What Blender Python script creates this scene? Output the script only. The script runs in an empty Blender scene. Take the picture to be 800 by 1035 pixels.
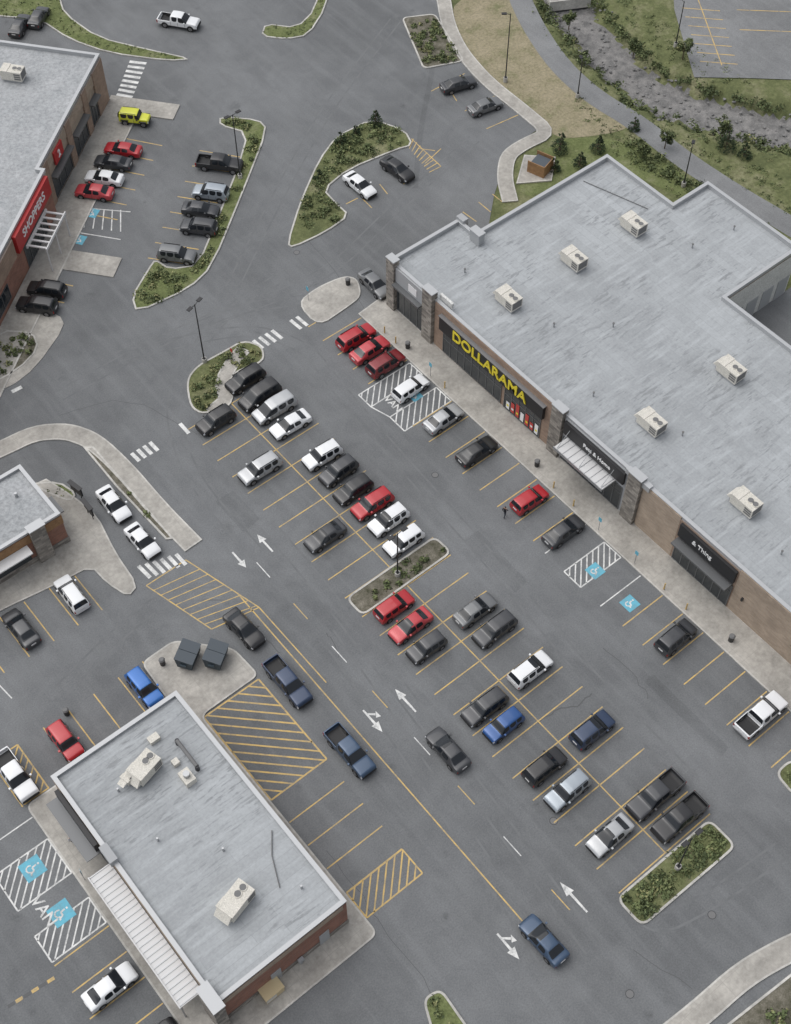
import bpy, bmesh, math, random
import numpy as np
from mathutils import Vector, Matrix
from mathutils.geometry import tessellate_polygon
random.seed(7); rng=np.random.default_rng(7)
scene=bpy.context.scene; COL=scene.collection
# ---------------------------------------------------------------- site survey frame (metres)
FL=1370.;DL=math.radians(55.3);H=115.;A=math.radians(39.3);OX,OY=-50.3,-61.5
def RF(R,F): return (R*math.cos(A)+F*math.sin(A)+OX, -R*math.sin(A)+F*math.cos(A)+OY)
def G(u,v,z=0.):
    """aerial-survey coordinate -> metres on the horizontal plane at height z"""
    x=(u-400)/FL;y=(v-517.5)/FL
    t=(H-z)/(math.sin(DL)+y*math.cos(DL))
    return RF(x*t,(math.cos(DL)-y*math.sin(DL))*t)
def GP(l,z=0): return [G(u,v,z) for u,v in l]
# ---------------------------------------------------------------- materials
def mat(name,col,rough=.8,metal=0.,coat=0.,build=None,spec=None):
    m=bpy.data.materials.new(name);m.use_nodes=True;nt=m.node_tree
    b=nt.nodes['Principled BSDF'];b.inputs['Base Color'].default_value=(*col,1)
    b.inputs['Roughness'].default_value=rough;b.inputs['Metallic'].default_value=metal
    if coat: b.inputs['Coat Weight'].default_value=coat;b.inputs['Coat Roughness'].default_value=.12
    if spec is not None: b.inputs['Specular IOR Level'].default_value=spec
    m.diffuse_color=(*col,1)
    if build: build(nt,b)
    return m
class NB:
    def __init__(s,nt,obj=False): 
        s.nt=nt;s.tc=nt.nodes.new('ShaderNodeTexCoord');s.o=s.tc.outputs['Object']
    def vec(s,scale=(1,1,1),rot=0):
        n=s.nt.nodes.new('ShaderNodeMapping');n.inputs['Scale'].default_value=scale;n.inputs['Rotation'].default_value=(0,0,rot)
        s.nt.links.new(s.o,n.inputs['Vector']);return n.outputs[0]
    def noise(s,scale,detail=4,rough=.6,vec=None,dist=0):
        n=s.nt.nodes.new('ShaderNodeTexNoise');n.inputs['Scale'].default_value=scale;n.inputs['Detail'].default_value=detail
        n.inputs['Roughness'].default_value=rough;n.inputs['Distortion'].default_value=dist
        s.nt.links.new(vec or s.o,n.inputs['Vector']);return n.outputs['Fac']
    def vor(s,scale,feat='F1',vec=None,out='Distance'):
        n=s.nt.nodes.new('ShaderNodeTexVoronoi');n.feature=feat;n.inputs['Scale'].default_value=scale
        s.nt.links.new(vec or s.o,n.inputs['Vector']);return n.outputs[out]
    def ramp(s,inp,stops):
        n=s.nt.nodes.new('ShaderNodeValToRGB');cr=n.color_ramp
        while len(cr.elements)<len(stops): cr.elements.new(.5)
        for e,(p,c) in zip(cr.elements,stops):
            e.position=p;e.color=(c,c,c,1) if not hasattr(c,'__len__') else (*c,1)
        s.nt.links.new(inp,n.inputs[0]);return n.outputs[0]
    def mix(s,f,a,b,mode='MIX'):
        n=s.nt.nodes.new('ShaderNodeMix');n.data_type='RGBA';n.blend_type=mode
        for i,v in ((0,f),(6,a),(7,b)):
            if isinstance(v,(int,float)): n.inputs[i].default_value=v
            elif isinstance(v,tuple): n.inputs[i].default_value=(*v,1)
            else: s.nt.links.new(v,n.inputs[i])
        return n.outputs[2]
    def bump(s,b,h,strength=.3,dist=.02):
        n=s.nt.nodes.new('ShaderNodeBump');n.inputs['Strength'].default_value=strength;n.inputs['Distance'].default_value=dist
        s.nt.links.new(h,n.inputs['Height']);s.nt.links.new(n.outputs[0],b.inputs['Normal'])
    def out(s,b,c): s.nt.links.new(c,b.inputs['Base Color'])
ASPH=(.176,.182,.187)
def asphalt_build(base):
    def f(nt,b):
        n=NB(nt)
        c=n.mix(n.ramp(n.noise(.05,4,.6),[(.38,0.),(.62,1.)]),tuple(x*.84 for x in base),tuple(x*1.09 for x in base))
        c=n.mix(n.ramp(n.noise(.28,5,.7,dist=.6),[(.40,0.),(.60,1.)]),c,n.mix(1.,c,(.88,.88,.885),'MULTIPLY'))
        # wear that follows the driving direction
        st=n.ramp(n.noise(1.,3,.6,vec=n.vec((.8,.05,1))),[(.48,0.),(.72,.4)])
        c=n.mix(st,c,tuple(x*1.2 for x in base))
        st=n.ramp(n.noise(1.,4,.65,vec=n.vec((.5,.12,1),.08)),[(.52,0.),(.74,.4)])
        c=n.mix(st,c,tuple(x*.72 for x in base))
        # oil drips and stains
        o=n.ramp(n.vor(.2),[(.02,.6),(.12,0.)])
        o2=n.mix(1.,o,n.ramp(n.noise(1.1,2),[(.4,0.),(.6,1.)]),'MULTIPLY')
        c=n.mix(o2,c,tuple(x*.5 for x in base))
        o=n.ramp(n.vor(.09,vec=n.vec((1,1.4,1),.7)),[(.03,.45),(.16,0.)])
        o2=n.mix(1.,o,n.ramp(n.noise(.8,4,.7),[(.42,0.),(.58,1.)]),'MULTIPLY')
        c=n.mix(o2,c,tuple(x*.55 for x in base))
        sp=n.ramp(n.noise(7,2,.8),[(.3,.82),(.7,1.16)])
        c=n.mix(1.,c,sp,'MULTIPLY')
        n.out(b,c)
    return f
M={}
M['asphalt']=mat('asphalt',ASPH,.92,build=asphalt_build(ASPH),spec=.3)
PA=tuple(x*.88 for x in ASPH)
M['patch']=mat('asphalt_repair_patch',PA,.92,build=asphalt_build(PA),spec=.3)
def tyrem(nt,b):
    n=NB(nt);w=n.ramp(n.noise(.5,5,.7),[(.42,0.),(.62,1.)])
    n.out(b,n.mix(w,tuple(x*.94 for x in ASPH),tuple(x*.76 for x in ASPH)))
M['tyremark']=mat('tyre_mark',ASPH,.9,build=tyrem)
M['path']=mat('path_asphalt',(.2,.205,.21),.92,build=asphalt_build((.225,.23,.233)),spec=.3)
def conc(base,joint=1.5,js=.8):
    def f(nt,b):
        n=NB(nt)
        c=n.mix(n.ramp(n.noise(.25,4,.65),[(.38,0.),(.62,1.)]),tuple(x*.76 for x in base),tuple(x*1.08 for x in base))
        c=n.mix(1.,c,n.ramp(n.noise(2.2,4,.75),[(.3,.78),(.7,1.14)]),'MULTIPLY')
        br=nt.nodes.new('ShaderNodeTexBrick');br.offset=0;br.inputs['Scale'].default_value=1;br.inputs['Mortar Size'].default_value=.02
        br.inputs['Brick Width'].default_value=joint;br.inputs['Row Height'].default_value=joint
        nt.links.new(n.o,br.inputs['Vector'])
        c=n.mix(br.outputs['Fac'],c,tuple(x*js for x in base))
        n.out(b,c)
    return f
M['conc']=mat('concrete_pavement',(.4,.38,.34),.9,build=conc((.42,.40,.365)))
M['kerb']=mat('kerb_concrete',(.47,.45,.41),.9,build=conc((.54,.525,.49),2.4,.85))
def paint(col,wear=.5):
    def f(nt,b):
        n=NB(nt)
        w=n.mix(1.,n.ramp(n.noise(.9,5,.75),[(.40,0.05),(.64,wear)]),n.ramp(n.noise(6,3,.7),[(.3,.3),(.6,1.)]),'MULTIPLY')
        n.out(b,n.mix(w,col,ASPH))
    return f
M['yel']=mat('yellow_line_paint',(.55,.33,.09),.75,build=paint((.64,.44,.15),.8))
M['wht']=mat('white_line_paint',(.62,.62,.6),.75,build=paint((.76,.76,.74),.75))
M['blu']=mat('blue_symbol_paint',(.12,.42,.58),.75,build=paint((.13,.46,.60),.5))
def noisecol(stops,scale,detail=5,bumpy=.5,bs=12):
    def f(nt,b):
        n=NB(nt)
        c=n.ramp(n.noise(scale,detail,.7),stops)
        c=n.mix(1.,c,n.ramp(n.noise(scale*9,3,.8),[(.25,.65),(.75,1.3)]),'MULTIPLY')
        n.out(b,c)
        if bumpy: n.bump(b,n.noise(bs,2,.8),bumpy,.1)
    return f
M['grass']=mat('grass',(.09,.13,.04),.95,build=noisecol([(.32,(.10,.115,.055)),(.5,(.145,.16,.075)),(.66,(.23,.225,.135))],.22),spec=.1)
M['lawn']=mat('lawn_grass',(.10,.16,.04),.95,build=noisecol([(.3,(.11,.135,.055)),(.52,(.16,.185,.08)),(.72,(.23,.235,.135))],.35),spec=.1)
M['dry']=mat('dry_grass',(.25,.22,.12),.95,build=noisecol([(.32,(.18,.185,.10)),(.46,(.28,.25,.165)),(.68,(.35,.305,.215))],.3),spec=.1)
M['mulch']=mat('soil_mulch',(.08,.07,.055),.95,build=noisecol([(.3,(.07,.07,.045)),(.5,(.15,.14,.11)),(.7,(.25,.23,.19))],.9),spec=.1)
M['gravel']=mat('creek_gravel',(.2,.19,.18),.95,build=noisecol([(.3,(.11,.11,.108)),(.5,(.20,.195,.19)),(.7,(.28,.27,.26))],.8))
M['rock']=mat('rock',(.24,.235,.23),.9,build=noisecol([(.3,(.14,.14,.14)),(.6,(.22,.215,.21)),(.8,(.30,.29,.28))],.7))
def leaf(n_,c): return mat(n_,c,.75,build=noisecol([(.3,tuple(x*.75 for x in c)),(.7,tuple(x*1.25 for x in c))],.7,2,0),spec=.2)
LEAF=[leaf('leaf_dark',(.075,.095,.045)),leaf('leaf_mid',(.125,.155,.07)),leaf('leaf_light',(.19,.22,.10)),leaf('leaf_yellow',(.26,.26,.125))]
PINE=[leaf('needle_dark',(.035,.055,.03)),leaf('needle_mid',(.06,.087,.042)),leaf('needle_light',(.085,.115,.055)),leaf('needle_tip',(.10,.135,.065))]
M['bark']=mat('bark',(.09,.065,.045),.95)
def roofmat(name,base,rot):
    def f(nt,b):
        n=NB(nt);v=n.vec((1,1,1),rot)
        br=nt.nodes.new('ShaderNodeTexBrick');br.offset=.37;br.inputs['Scale'].default_value=1;br.inputs['Mortar Size'].default_value=.02
        br.inputs['Brick Width'].default_value=7.;br.inputs['Row Height'].default_value=.95
        br.inputs['Color1'].default_value=(*[x*.93 for x in base],1);br.inputs['Color2'].default_value=(*[x*1.07 for x in base],1)
        br.inputs['Mortar'].default_value=(*[x*.80 for x in base],1)
        nt.links.new(v,br.inputs['Vector']);c=br.outputs['Color']
        c=n.mix(n.ramp(n.noise(.1,5,.7),[(.40,0.),(.62,.9)]),c,tuple(x*.82 for x in base))
        # water-mark dashes along the sheets
        d=n.ramp(n.noise(1.,3,.6,vec=n.vec((.6,3.4,1),rot)),[(.53,0.),(.60,.8)])
        d=n.mix(1.,d,n.ramp(n.noise(.14,4,.7),[(.44,0.),(.56,1.)]),'MULTIPLY')
        c=n.mix(d,c,tuple(x*.62 for x in base))
        l=n.ramp(n.noise(.8,4,.6,vec=n.vec((.25,2.,1),rot)),[(.52,0.),(.70,.6)])
        c=n.mix(l,c,tuple(min(1,x*1.22) for x in base))
        o=n.ramp(n.vor(.1,vec=n.vec((1,1.5,1),rot)),[(.05,.5),(.22,0.)])
        o=n.mix(1.,o,n.ramp(n.noise(.6,5,.7),[(.42,0.),(.55,1.)]),'MULTIPLY')
        c=n.mix(o,c,tuple(x*.70 for x in base))
        c=n.mix(1.,c,n.ramp(n.noise(4,2,.8),[(.3,.92),(.7,1.07)]),'MULTIPLY')
        n.out(b,c)
    return f
RB=(.37,.388,.402)
M['roofY']=mat('roof_membrane',RB,.85,build=roofmat('a',RB,math.pi/2))
M['roofX']=mat('roof_membrane_small',RB,.85,build=roofmat('b',(.375,.393,.407),0.))
M['roofgravel']=mat('roof_gravel',RB,.9,build=noisecol([(.3,(.31,.325,.335)),(.6,(.38,.39,.40)),(.8,(.43,.44,.45))],.3,bumpy=0))
M['coping']=mat('metal_coping',(.46,.47,.48),.5,.3)
M['copingd']=mat('dark_metal_coping',(.20,.20,.205),.5,.3)
def brick(c1,c2,mo,w=.6,h=.2):
    def f(nt,b):
        n=NB(nt)
        sx=nt.nodes.new('ShaderNodeSeparateXYZ');nt.links.new(n.o,sx.inputs[0])
        ad=nt.nodes.new('ShaderNodeMath');nt.links.new(sx.outputs[0],ad.inputs[0]);nt.links.new(sx.outputs[1],ad.inputs[1])
        cb=nt.nodes.new('ShaderNodeCombineXYZ');nt.links.new(ad.outputs[0],cb.inputs[0]);nt.links.new(sx.outputs[2],cb.inputs[1])
        br=nt.nodes.new('ShaderNodeTexBrick');br.inputs['Scale'].default_value=1;br.inputs['Mortar Size'].default_value=.015
        br.inputs['Brick Width'].default_value=w;br.inputs['Row Height'].default_value=h
        br.inputs['Color1'].default_value=(*c1,1);br.inputs['Color2'].default_value=(*c2,1);br.inputs['Mortar'].default_value=(*mo,1)
        nt.links.new(cb.outputs[0],br.inputs['Vector'])
        c=n.mix(1.,br.outputs['Color'],n.ramp(n.noise(.6,4),[(.3,.82),(.7,1.12)]),'MULTIPLY')
        n.out(b,c)
    return f
M['brown']=mat('brown_brick',(.24,.16,.11),.9,build=brick((.27,.185,.135),(.34,.24,.175),(.28,.23,.2)))
M['tan']=mat('tan_brick',(.33,.26,.19),.9,build=brick((.34,.265,.2),(.42,.33,.25),(.36,.32,.28)))
M['redbrick']=mat('red_brick',(.22,.09,.06),.9,build=brick((.25,.12,.085),(.32,.155,.11),(.25,.18,.15)))
M['stone']=mat('stone_cladding',(.2,.18,.16),.9,build=brick((.15,.135,.12),(.36,.33,.29),(.2,.19,.18),.7,.3))
M['whitew']=mat('white_wall',(.6,.6,.58),.8,build=noisecol([(.3,(.55,.55,.53)),(.7,(.66,.66,.64))],.5,bumpy=0))
M['greyw']=mat('grey_panel',(.36,.37,.38),.7)
M['wood']=mat('wood_cladding',(.30,.17,.08),.7,build=noisecol([(.3,(.22,.12,.055)),(.7,(.36,.21,.10))],1.5,bumpy=0))
M['signred']=mat('red_sign',(.42,.025,.025),.5)
M['signblack']=mat('black_sign',(.018,.018,.02),.5)
M['lety']=mat('yellow_letters',(.75,.62,.04),.5)
M['letw']=mat('white_letters',(.8,.8,.8),.5)
M['letr']=mat('red_poster',(.5,.06,.05),.6)
M['win']=mat('window_glass',(.025,.032,.038),.08,spec=.8)
M['frame']=mat('window_frame',(.16,.165,.17),.5,.5)
M['framew']=mat('white_frame',(.62,.62,.62),.5)
M['hvac']=mat('hvac_casing',(.6,.58,.52),.6,build=noisecol([(.3,(.56,.54,.48)),(.7,(.68,.65,.59))],1.2,bumpy=0))
M['hvacd']=mat('hvac_coil',(.16,.16,.16),.7)
M['pipe']=mat('dark_pipe',(.06,.06,.065),.6,.3)
M['pole']=mat('lamp_pole_metal',(.05,.05,.052),.5,.5)
M['lens']=mat('lamp_lens',(.6,.6,.6),.3)
M['bin']=mat('bin_plastic',(.035,.055,.07),.55)
M['binlid']=mat('bin_lid',(.07,.085,.10),.5)
M['yelbox']=mat('utility_yellow',(.55,.45,.27),.6)
M['crack']=mat('crack_sealant',(.085,.087,.09),.6)
M['steel']=mat('galvanised_steel',(.4,.41,.42),.4,.6)
# vehicle
M['cglass']=mat('car_glass',(.016,.019,.023),.06,spec=.5)
M['tyre']=mat('tyre_rubber',(.018,.018,.018),.85)
M['rim']=mat('wheel_rim',(.35,.35,.36),.35,.7)
M['trim']=mat('black_trim',(.02,.02,.021),.6)
M['hl']=mat('headlight',(.6,.62,.65),.15)
M['tl']=mat('taillight',(.28,.012,.012),.25)
M['plate']=mat('plate_white',(.6,.6,.6),.5)
CP={}
def cpaint(k,c,metal=.3,r=.38): CP[k]=mat('car_paint_'+k,c,r,metal,.6)
cpaint('white',(.76,.77,.78),0);cpaint('silver',(.44,.45,.46),.4);cpaint('grey',(.17,.175,.18));cpaint('dark',(.055,.057,.062))
cpaint('black',(.02,.02,.022),.1);cpaint('red',(.42,.018,.026),.1);cpaint('coral',(.48,.05,.06),.15);cpaint('maroon',(.2,.016,.02))
cpaint('navy',(.03,.05,.10));cpaint('blue',(.02,.13,.42));cpaint('steelblue',(.045,.08,.14));cpaint('paleblue',(.34,.38,.42),.4)
cpaint('lime',(.66,.68,.04),.0);cpaint('deepblue',(.02,.08,.25))
# ---------------------------------------------------------------- mesh builder
class MB:
    def __init__(s): s.v=[];s.f=[];s.m=[];s.mats=[]
    def mi(s,m):
        m=M[m] if isinstance(m,str) else m
        if m not in s.mats: s.mats.append(m)
        return s.mats.index(m)
    def add(s,vs,fs,m):
        o=len(s.v);s.v+= [tuple(p) for p in vs];k=s.mi(m)
        for f in fs: s.f.append(tuple(i+o for i in f));s.m.append(k)
    def box(s,x0,x1,y0,y1,z0,z1,m,M4=None):
        x0,x1=sorted((x0,x1));y0,y1=sorted((y0,y1));z0,z1=sorted((z0,z1))
        vs=[(x0,y0,z0),(x1,y0,z0),(x1,y1,z0),(x0,y1,z0),(x0,y0,z1),(x1,y0,z1),(x1,y1,z1),(x0,y1,z1)]
        if M4: vs=[tuple(M4@Vector(p)) for p in vs]
        s.add(vs,[(0,3,2,1),(4,5,6,7),(0,1,5,4),(1,2,6,5),(2,3,7,6),(3,0,4,7)],m)
    def poly(s,p,z,m):
        p=ccw(p);t=tessellate_polygon([[Vector((x,y,0)) for x,y in p]])
        fs=[]
        for a,b,c in t:
            A_,B_,C_=p[a],p[b],p[c]
            cr=(B_[0]-A_[0])*(C_[1]-A_[1])-(B_[1]-A_[1])*(C_[0]-A_[0])
            fs.append((a,b,c) if cr>0 else (a,c,b))
        s.add([(x,y,z) for x,y in p],fs,m)
    def walls(s,p,z0,z1,m):
        p=ccw(p);n=len(p)
        s.add([(x,y,z0) for x,y in p]+[(x,y,z1) for x,y in p],[(i,(i+1)%n,(i+1)%n+n,i+n) for i in range(n)],m)
    def ring(s,p,d,z0,z1,m):
        p=ccw(p);q=inset(p,d);n=len(p)
        s.walls(p,z0,z1,m)
        s.add([(x,y,z1) for x,y in p]+[(x,y,z1) for x,y in q]+[(x,y,z0) for x,y in q],
          [(i,(i+1)%n,(i+1)%n+n,i+n) for i in range(n)]+[(i+n,(i+1)%n+n,(i+1)%n+2*n,i+2*n) for i in range(n)],m)
    def cyl(s,p,q,r,m,n=12,r2=None):
        p=Vector(p);q=Vector(q);r2=r if r2 is None else r2;d=(q-p).normalized()
        a=d.orthogonal().normalized();b=d.cross(a)
        vs=[p+(a*math.cos(6.28318*i/n)+b*math.sin(6.28318*i/n))*r for i in range(n)]+[q+(a*math.cos(6.28318*i/n)+b*math.sin(6.28318*i/n))*r2 for i in range(n)]
        s.add(vs,[(i,(i+1)%n,(i+1)%n+n,i+n) for i in range(n)]+[tuple(range(n))[::-1],tuple(range(n,2*n))],m)
    def make(s,name,parent=None,loc=None,rz=0,smooth=False):
        me=bpy.data.meshes.new(name);me.from_pydata(s.v,[],s.f)
        for m in s.mats: me.materials.append(m)
        me.polygons.foreach_set('material_index',s.m)
        me.update();o=bpy.data.objects.new(name,me);COL.objects.link(o)
        if parent: o.parent=parent
        if loc: o.location=loc
        o.rotation_euler[2]=rz
        return o
def empty(name,loc=(0,0,0),rz=0):
    e=bpy.data.objects.new(name,None);COL.objects.link(e);e.location=loc;e.rotation_euler[2]=rz;return e
def area(p): return .5*sum(p[i][0]*p[(i+1)%len(p)][1]-p[(i+1)%len(p)][0]*p[i][1] for i in range(len(p)))
def ccw(p): p=[tuple(q[:2]) for q in p]; return p if area(p)>0 else p[::-1]
def inset(p,d):
    p=ccw(p);n=len(p);r=[]
    for i in range(n):
        a,b,c=Vector(p[i-1]),Vector(p[i]),Vector(p[(i+1)%n])
        e1=(b-a).normalized();e2=(c-b).normalized()
        n1=Vector((-e1.y,e1.x));n2=Vector((-e2.y,e2.x));k=max(.35,1+n1.dot(n2))
        q=b+(n1+n2)*(d/k);r.append((q.x,q.y))
    return r
def chaikin(p,it=2,closed=True,c=.22):
    for _ in range(it):
        q=[]
        n=len(p)
        if not closed: q.append(p[0])
        for i in range(n if closed else n-1):
            a,b=p[i],p[(i+1)%n]
            q+=[(a[0]*(1-c)+b[0]*c,a[1]*(1-c)+b[1]*c),(a[0]*c+b[0]*(1-c),a[1]*c+b[1]*(1-c))]
        if not closed: q.append(p[-1])
        p=q
    return p
def fillet(p,r=.9,n=5):
    """round the corners of a polygon with small arcs"""
    p=ccw(p);o=[]
    for i in range(len(p)):
        a,b,c=Vector(p[i-1]),Vector(p[i]),Vector(p[(i+1)%len(p)])
        ra=min(r,(a-b).length*.4);rc=min(r,(c-b).length*.4);s=b+(a-b).normalized()*ra;e=b+(c-b).normalized()*rc
        for k in range(n+1):
            t=k/n;q=s*(1-t)**2+b*2*t*(1-t)+e*t*t;o.append((q.x,q.y))
    return o
def ribbon(pts,w,it=2):
    p=chaikin(pts,it,False);L=[];R=[]
    for i in range(len(p)):
        a=Vector(p[max(0,i-1)]);b=Vector(p[min(len(p)-1,i+1)]);t=(b-a).normalized();n=Vector((-t.y,t.x))
        c=Vector(p[i]);L.append(tuple(c+n*w/2));R.append(tuple(c-n*w/2))
    return L+R[::-1]
def inpoly(p,x,y):
    c=np.zeros(len(x),bool);n=len(p)
    for i in range(n):
        x1,y1=p[i];x2,y2=p[(i+1)%n]
        if y1==y2: continue
        k=((y1>y)!=(y2>y))&(x<(x2-x1)*(y-y1)/(y2-y1)+x1);c^=k
    return c
def rect(x0,x1,y0,y1): return [(x0,y0),(x1,y0),(x1,y1),(x0,y1)]
# ---------------------------------------------------------------- foliage
def leaves(name,C,rad,hh,n,size,mats,z0=.12,parent=None,weights=(.3,.35,.25,.1),flat=False):
    """C (k,2or3) clump centres; n leaf faces each, spread through each clump volume"""
    k=len(C)
    if k==0: return None
    C=np.asarray(C,float)
    if C.shape[1]==2: C=np.c_[C,np.full(k,z0)]
    rad=np.broadcast_to(rad,(k,));hh=np.broadcast_to(hh,(k,))
    idx=np.repeat(np.arange(k),n);N=len(idx)
    d=rng.normal(size=(N,3));d/=np.linalg.norm(d,axis=1)[:,None]
    if not flat: d[:,2]=np.abs(d[:,2])
    rr=rng.random(N)**.45*(.75+.45*rng.random(N))
    P=C[idx]+d*rr[:,None]*np.c_[rad[idx],rad[idx],hh[idx]]
    a=rng.normal(size=(N,3));a[:,2]*=.5;a/=np.linalg.norm(a,axis=1)[:,None]
    b=np.cross(a,d+rng.normal(size=(N,3))*.5);b/=np.linalg.norm(b,axis=1)[:,None]+1e-6
    s=size*(.6+.8*rng.random(N))[:,None]
    V=np.stack([P-a*s,P+b*s*.6,P+a*s,P-b*s*.6],1).reshape(-1,3)
    me=bpy.data.meshes.new(name);me.vertices.add(4*N);me.vertices.foreach_set('co',V.ravel())
    me.loops.add(4*N);me.loops.foreach_set('vertex_index',np.arange(4*N));me.polygons.add(N)
    me.polygons.foreach_set('loop_start',np.arange(N)*4);me.polygons.foreach_set('loop_total',np.full(N,4))
    for m in mats: me.materials.append(m)
    cm=rng.choice(4,size=k,p=weights)
    mi=np.where(rng.random(N)<.6,cm[idx],rng.choice(4,size=N,p=weights))
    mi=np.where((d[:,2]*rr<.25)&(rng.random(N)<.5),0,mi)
    me.polygons.foreach_set('material_index',mi.astype(np.int32));me.update(calc_edges=True)
    o=bpy.data.objects.new(name,me);COL.objects.link(o);o.parent=parent;return o
def scatter(poly,dens):
    xs=[p[0] for p in poly];ys=[p[1] for p in poly]
    N=int((max(xs)-min(xs))*(max(ys)-min(ys))*dens)
    x=rng.uniform(min(xs),max(xs),N);y=rng.uniform(min(ys),max(ys),N)
    k=inpoly(poly,x,y);return np.c_[x[k],y[k]]
def island(name,pts,fill='lawn',rnd=2,kw=.2,plants=0.,r=.55,h=.6,n=45,size=.15,px=True,tuft=0.,weights=(.22,.4,.28,.1)):
    p=GP(pts) if px else pts
    p=ccw(chaikin(p,rnd) if rnd>0 else (fillet(p) if rnd==0 else p))
    e=empty(name)
    b=MB();b.ring(p,kw,-.02,.14,'kerb');b.make('kerb',e)
    q=inset(p,kw+.0);b=MB();b.poly(q,.11,fill);b.make('bed',e)
    qi=inset(p,kw+.35)
    if plants: 
        c=scatter(qi,plants)
        # natural gaps: thin the planting where a coarse pattern is low
        if len(c): 
            g=np.sin(c[:,0]*.9+c[:,1]*.5)+np.sin(c[:,1]*1.1-c[:,0]*.4+2);c=c[(g>-1.1)|(rng.random(len(c))<.3)]
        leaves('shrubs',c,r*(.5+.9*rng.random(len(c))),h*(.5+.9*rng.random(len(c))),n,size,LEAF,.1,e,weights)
    if tuft:
        c=scatter(q,tuft);leaves('grass_tufts',c,.25,.16,6,.10,LEAF,.1,e,(.15,.45,.35,.05))
    return e
def slab(name,p,rnd=0,z=.13,m='conc',z0=-.02):
    p=ccw(chaikin(p,rnd) if rnd else p);b=MB();b.walls(p,z0,z,'kerb');b.poly(p,z,m)
    if z>.1: b.ring(p,.16,z-.03,z+.006,'kerb')
    return b.make(name)
# ---------------------------------------------------------------- ground with creek
creek=GP([(540,-60),(568,-10),(590,18),(618,50),(655,85),(715,108),(800,128),(900,150),(1100,190)])
creek=chaikin(creek,2,False)
def cdist(x,y):
    d=np.full(x.shape,1e9)
    for i in range(len(creek)-1):
        ax,ay=creek[i];bx,by=creek[i+1];L=(bx-ax)**2+(by-ay)**2
        t=np.clip(((x-ax)*(bx-ax)+(y-ay)*(by-ay))/L,0,1)
        d=np.minimum(d,np.hypot(x-ax-t*(bx-ax),y-ay-t*(by-ay)))
    return d
xs=np.r_[-3000,-1000,-300,0,20,np.arange(30,131,.6),160,300,1000,3000]
ys=np.r_[-3000,-1000,-300,-60,-25,np.arange(-15,115,.6),150,300,1000,3000]
X,Y=np.meshgrid(xs,ys);D=cdist(X,Y)
wob=.5*np.sin(X*.9+Y*.4)+.4*np.sin(Y*1.3-X*.5)+.3*np.sin(X*2.1+1)*np.sin(Y*1.9)
dep=np.clip((5.6+wob-D)/3.0,0,1);dep=dep*dep*(3-2*dep)
Z=-.05-1.5*dep+np.where(D<4,rng.normal(0,.07,X.shape),0)
nx=len(xs);ny=len(ys)
V=np.stack([X,Y,Z],-1).reshape(-1,3)
F=[(j*nx+i,j*nx+i+1,(j+1)*nx+i+1,(j+1)*nx+i) for j in range(ny-1) for i in range(nx-1)]
me=bpy.data.meshes.new('ground');me.from_pydata(V.tolist(),[],F)
me.materials.append(M['grass']);me.materials.append(M['gravel'])
Dc=(D[:-1,:-1]+D[1:,1:])/2;W=(wob[:-1,:-1])
mi=np.where(Dc<2.9+W*.8,1,0);me.polygons.foreach_set('material_index',mi.ravel().astype(np.int32))
me.polygons.foreach_set('use_smooth',[True]*len(F));me.update()
o=bpy.data.objects.new('ground',me);COL.objects.link(o)
b=MB()
def rockat(b,x,y,z,s):
    bm=bmesh.new();bmesh.ops.create_icosphere(bm,subdivisions=1,radius=s)
    vs=[(x+v.co.x*random.uniform(.8,1.3),y+v.co.y*random.uniform(.8,1.3),z+v.co.z*random.uniform(.3,.6)) for v in bm.verts]
    b.add(vs,[[v.index for v in f.verts] for f in bm.faces],'rock');bm.free()
for i in range(len(creek)-1):
    a,c=Vector(creek[i]),Vector(creek[i+1]);L=(c-a).length
    for _ in range(min(90,int(L*6))):
        p=a.lerp(c,random.random());n=Vector((-(c-a).y,(c-a).x)).normalized()*random.gauss(0,2.2)
        rockat(b,p.x+n.x,p.y+n.y,-1.5+min(1.2,abs(n.length)**2*.05),random.uniform(.08,.28))
b.make('creek_rocks')
bk=[]
for i in range(len(creek)-1):
    a,c=Vector(creek[i]),Vector(creek[i+1]);L=(c-a).length
    for _ in range(min(260,int(L*6))):
        p=a.lerp(c,random.random());n=Vector((-(c-a).y,(c-a).x)).normalized()
        s=random.choice((-1,1,-1));q=p+n*s*random.uniform(3.,6.2 if s<0 else 5.);bk.append((q.x,q.y,-.75))
leaves('creek_bank_shrubs',bk,.8*(.4+rng.random(len(bk))),.8,40,.17,LEAF,0,None,(.5,.35,.13,.02))
# ---------------------------------------------------------------- asphalt
edge=GP([(425,-90),(447,0),(455,35),(476,68),(512,100),(545,130),(514,150),(506,178),(500,196)])
lot=edge+[(28,19),(45,19),(45,-4.4),(57,-4.4),(57,-200),(-200,-200),(-220,240),(40,240)]
b=MB();b.poly(lot,0,'asphalt');b.make('asphalt_parking_lot')
b=MB();b.poly(GP([(676,-80),(682,10),(702,78),(760,79),(900,84),(1000,-80)]),.05,'path');b.make('asphalt_side_lot')
sheet=lambda name,p,z,m:(lambda b:(b.poly(p,z,m),b.make(name)))(MB())
sheet('dry_grass_verge',chaikin(GP([(455,0),(525,-20),(538,20),(552,52),(580,88),(612,110),(640,128),(610,136),(565,140),(548,125),(515,95),(482,66),(462,38)])),-.035,M['dry'])
pathp=ribbon(GP([(515,-80),(522,-10),(540,28),(566,66),(600,97),(645,124),(690,160),(745,196),(800,228),(900,290)]),3.2)
sheet('footpath',pathp,-.02,M['path'])
slab('bridge_deck',GP([(556,4),(598,-1),(596,-14),(554,-9)]),0,.3,z0=-1.2)
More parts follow.
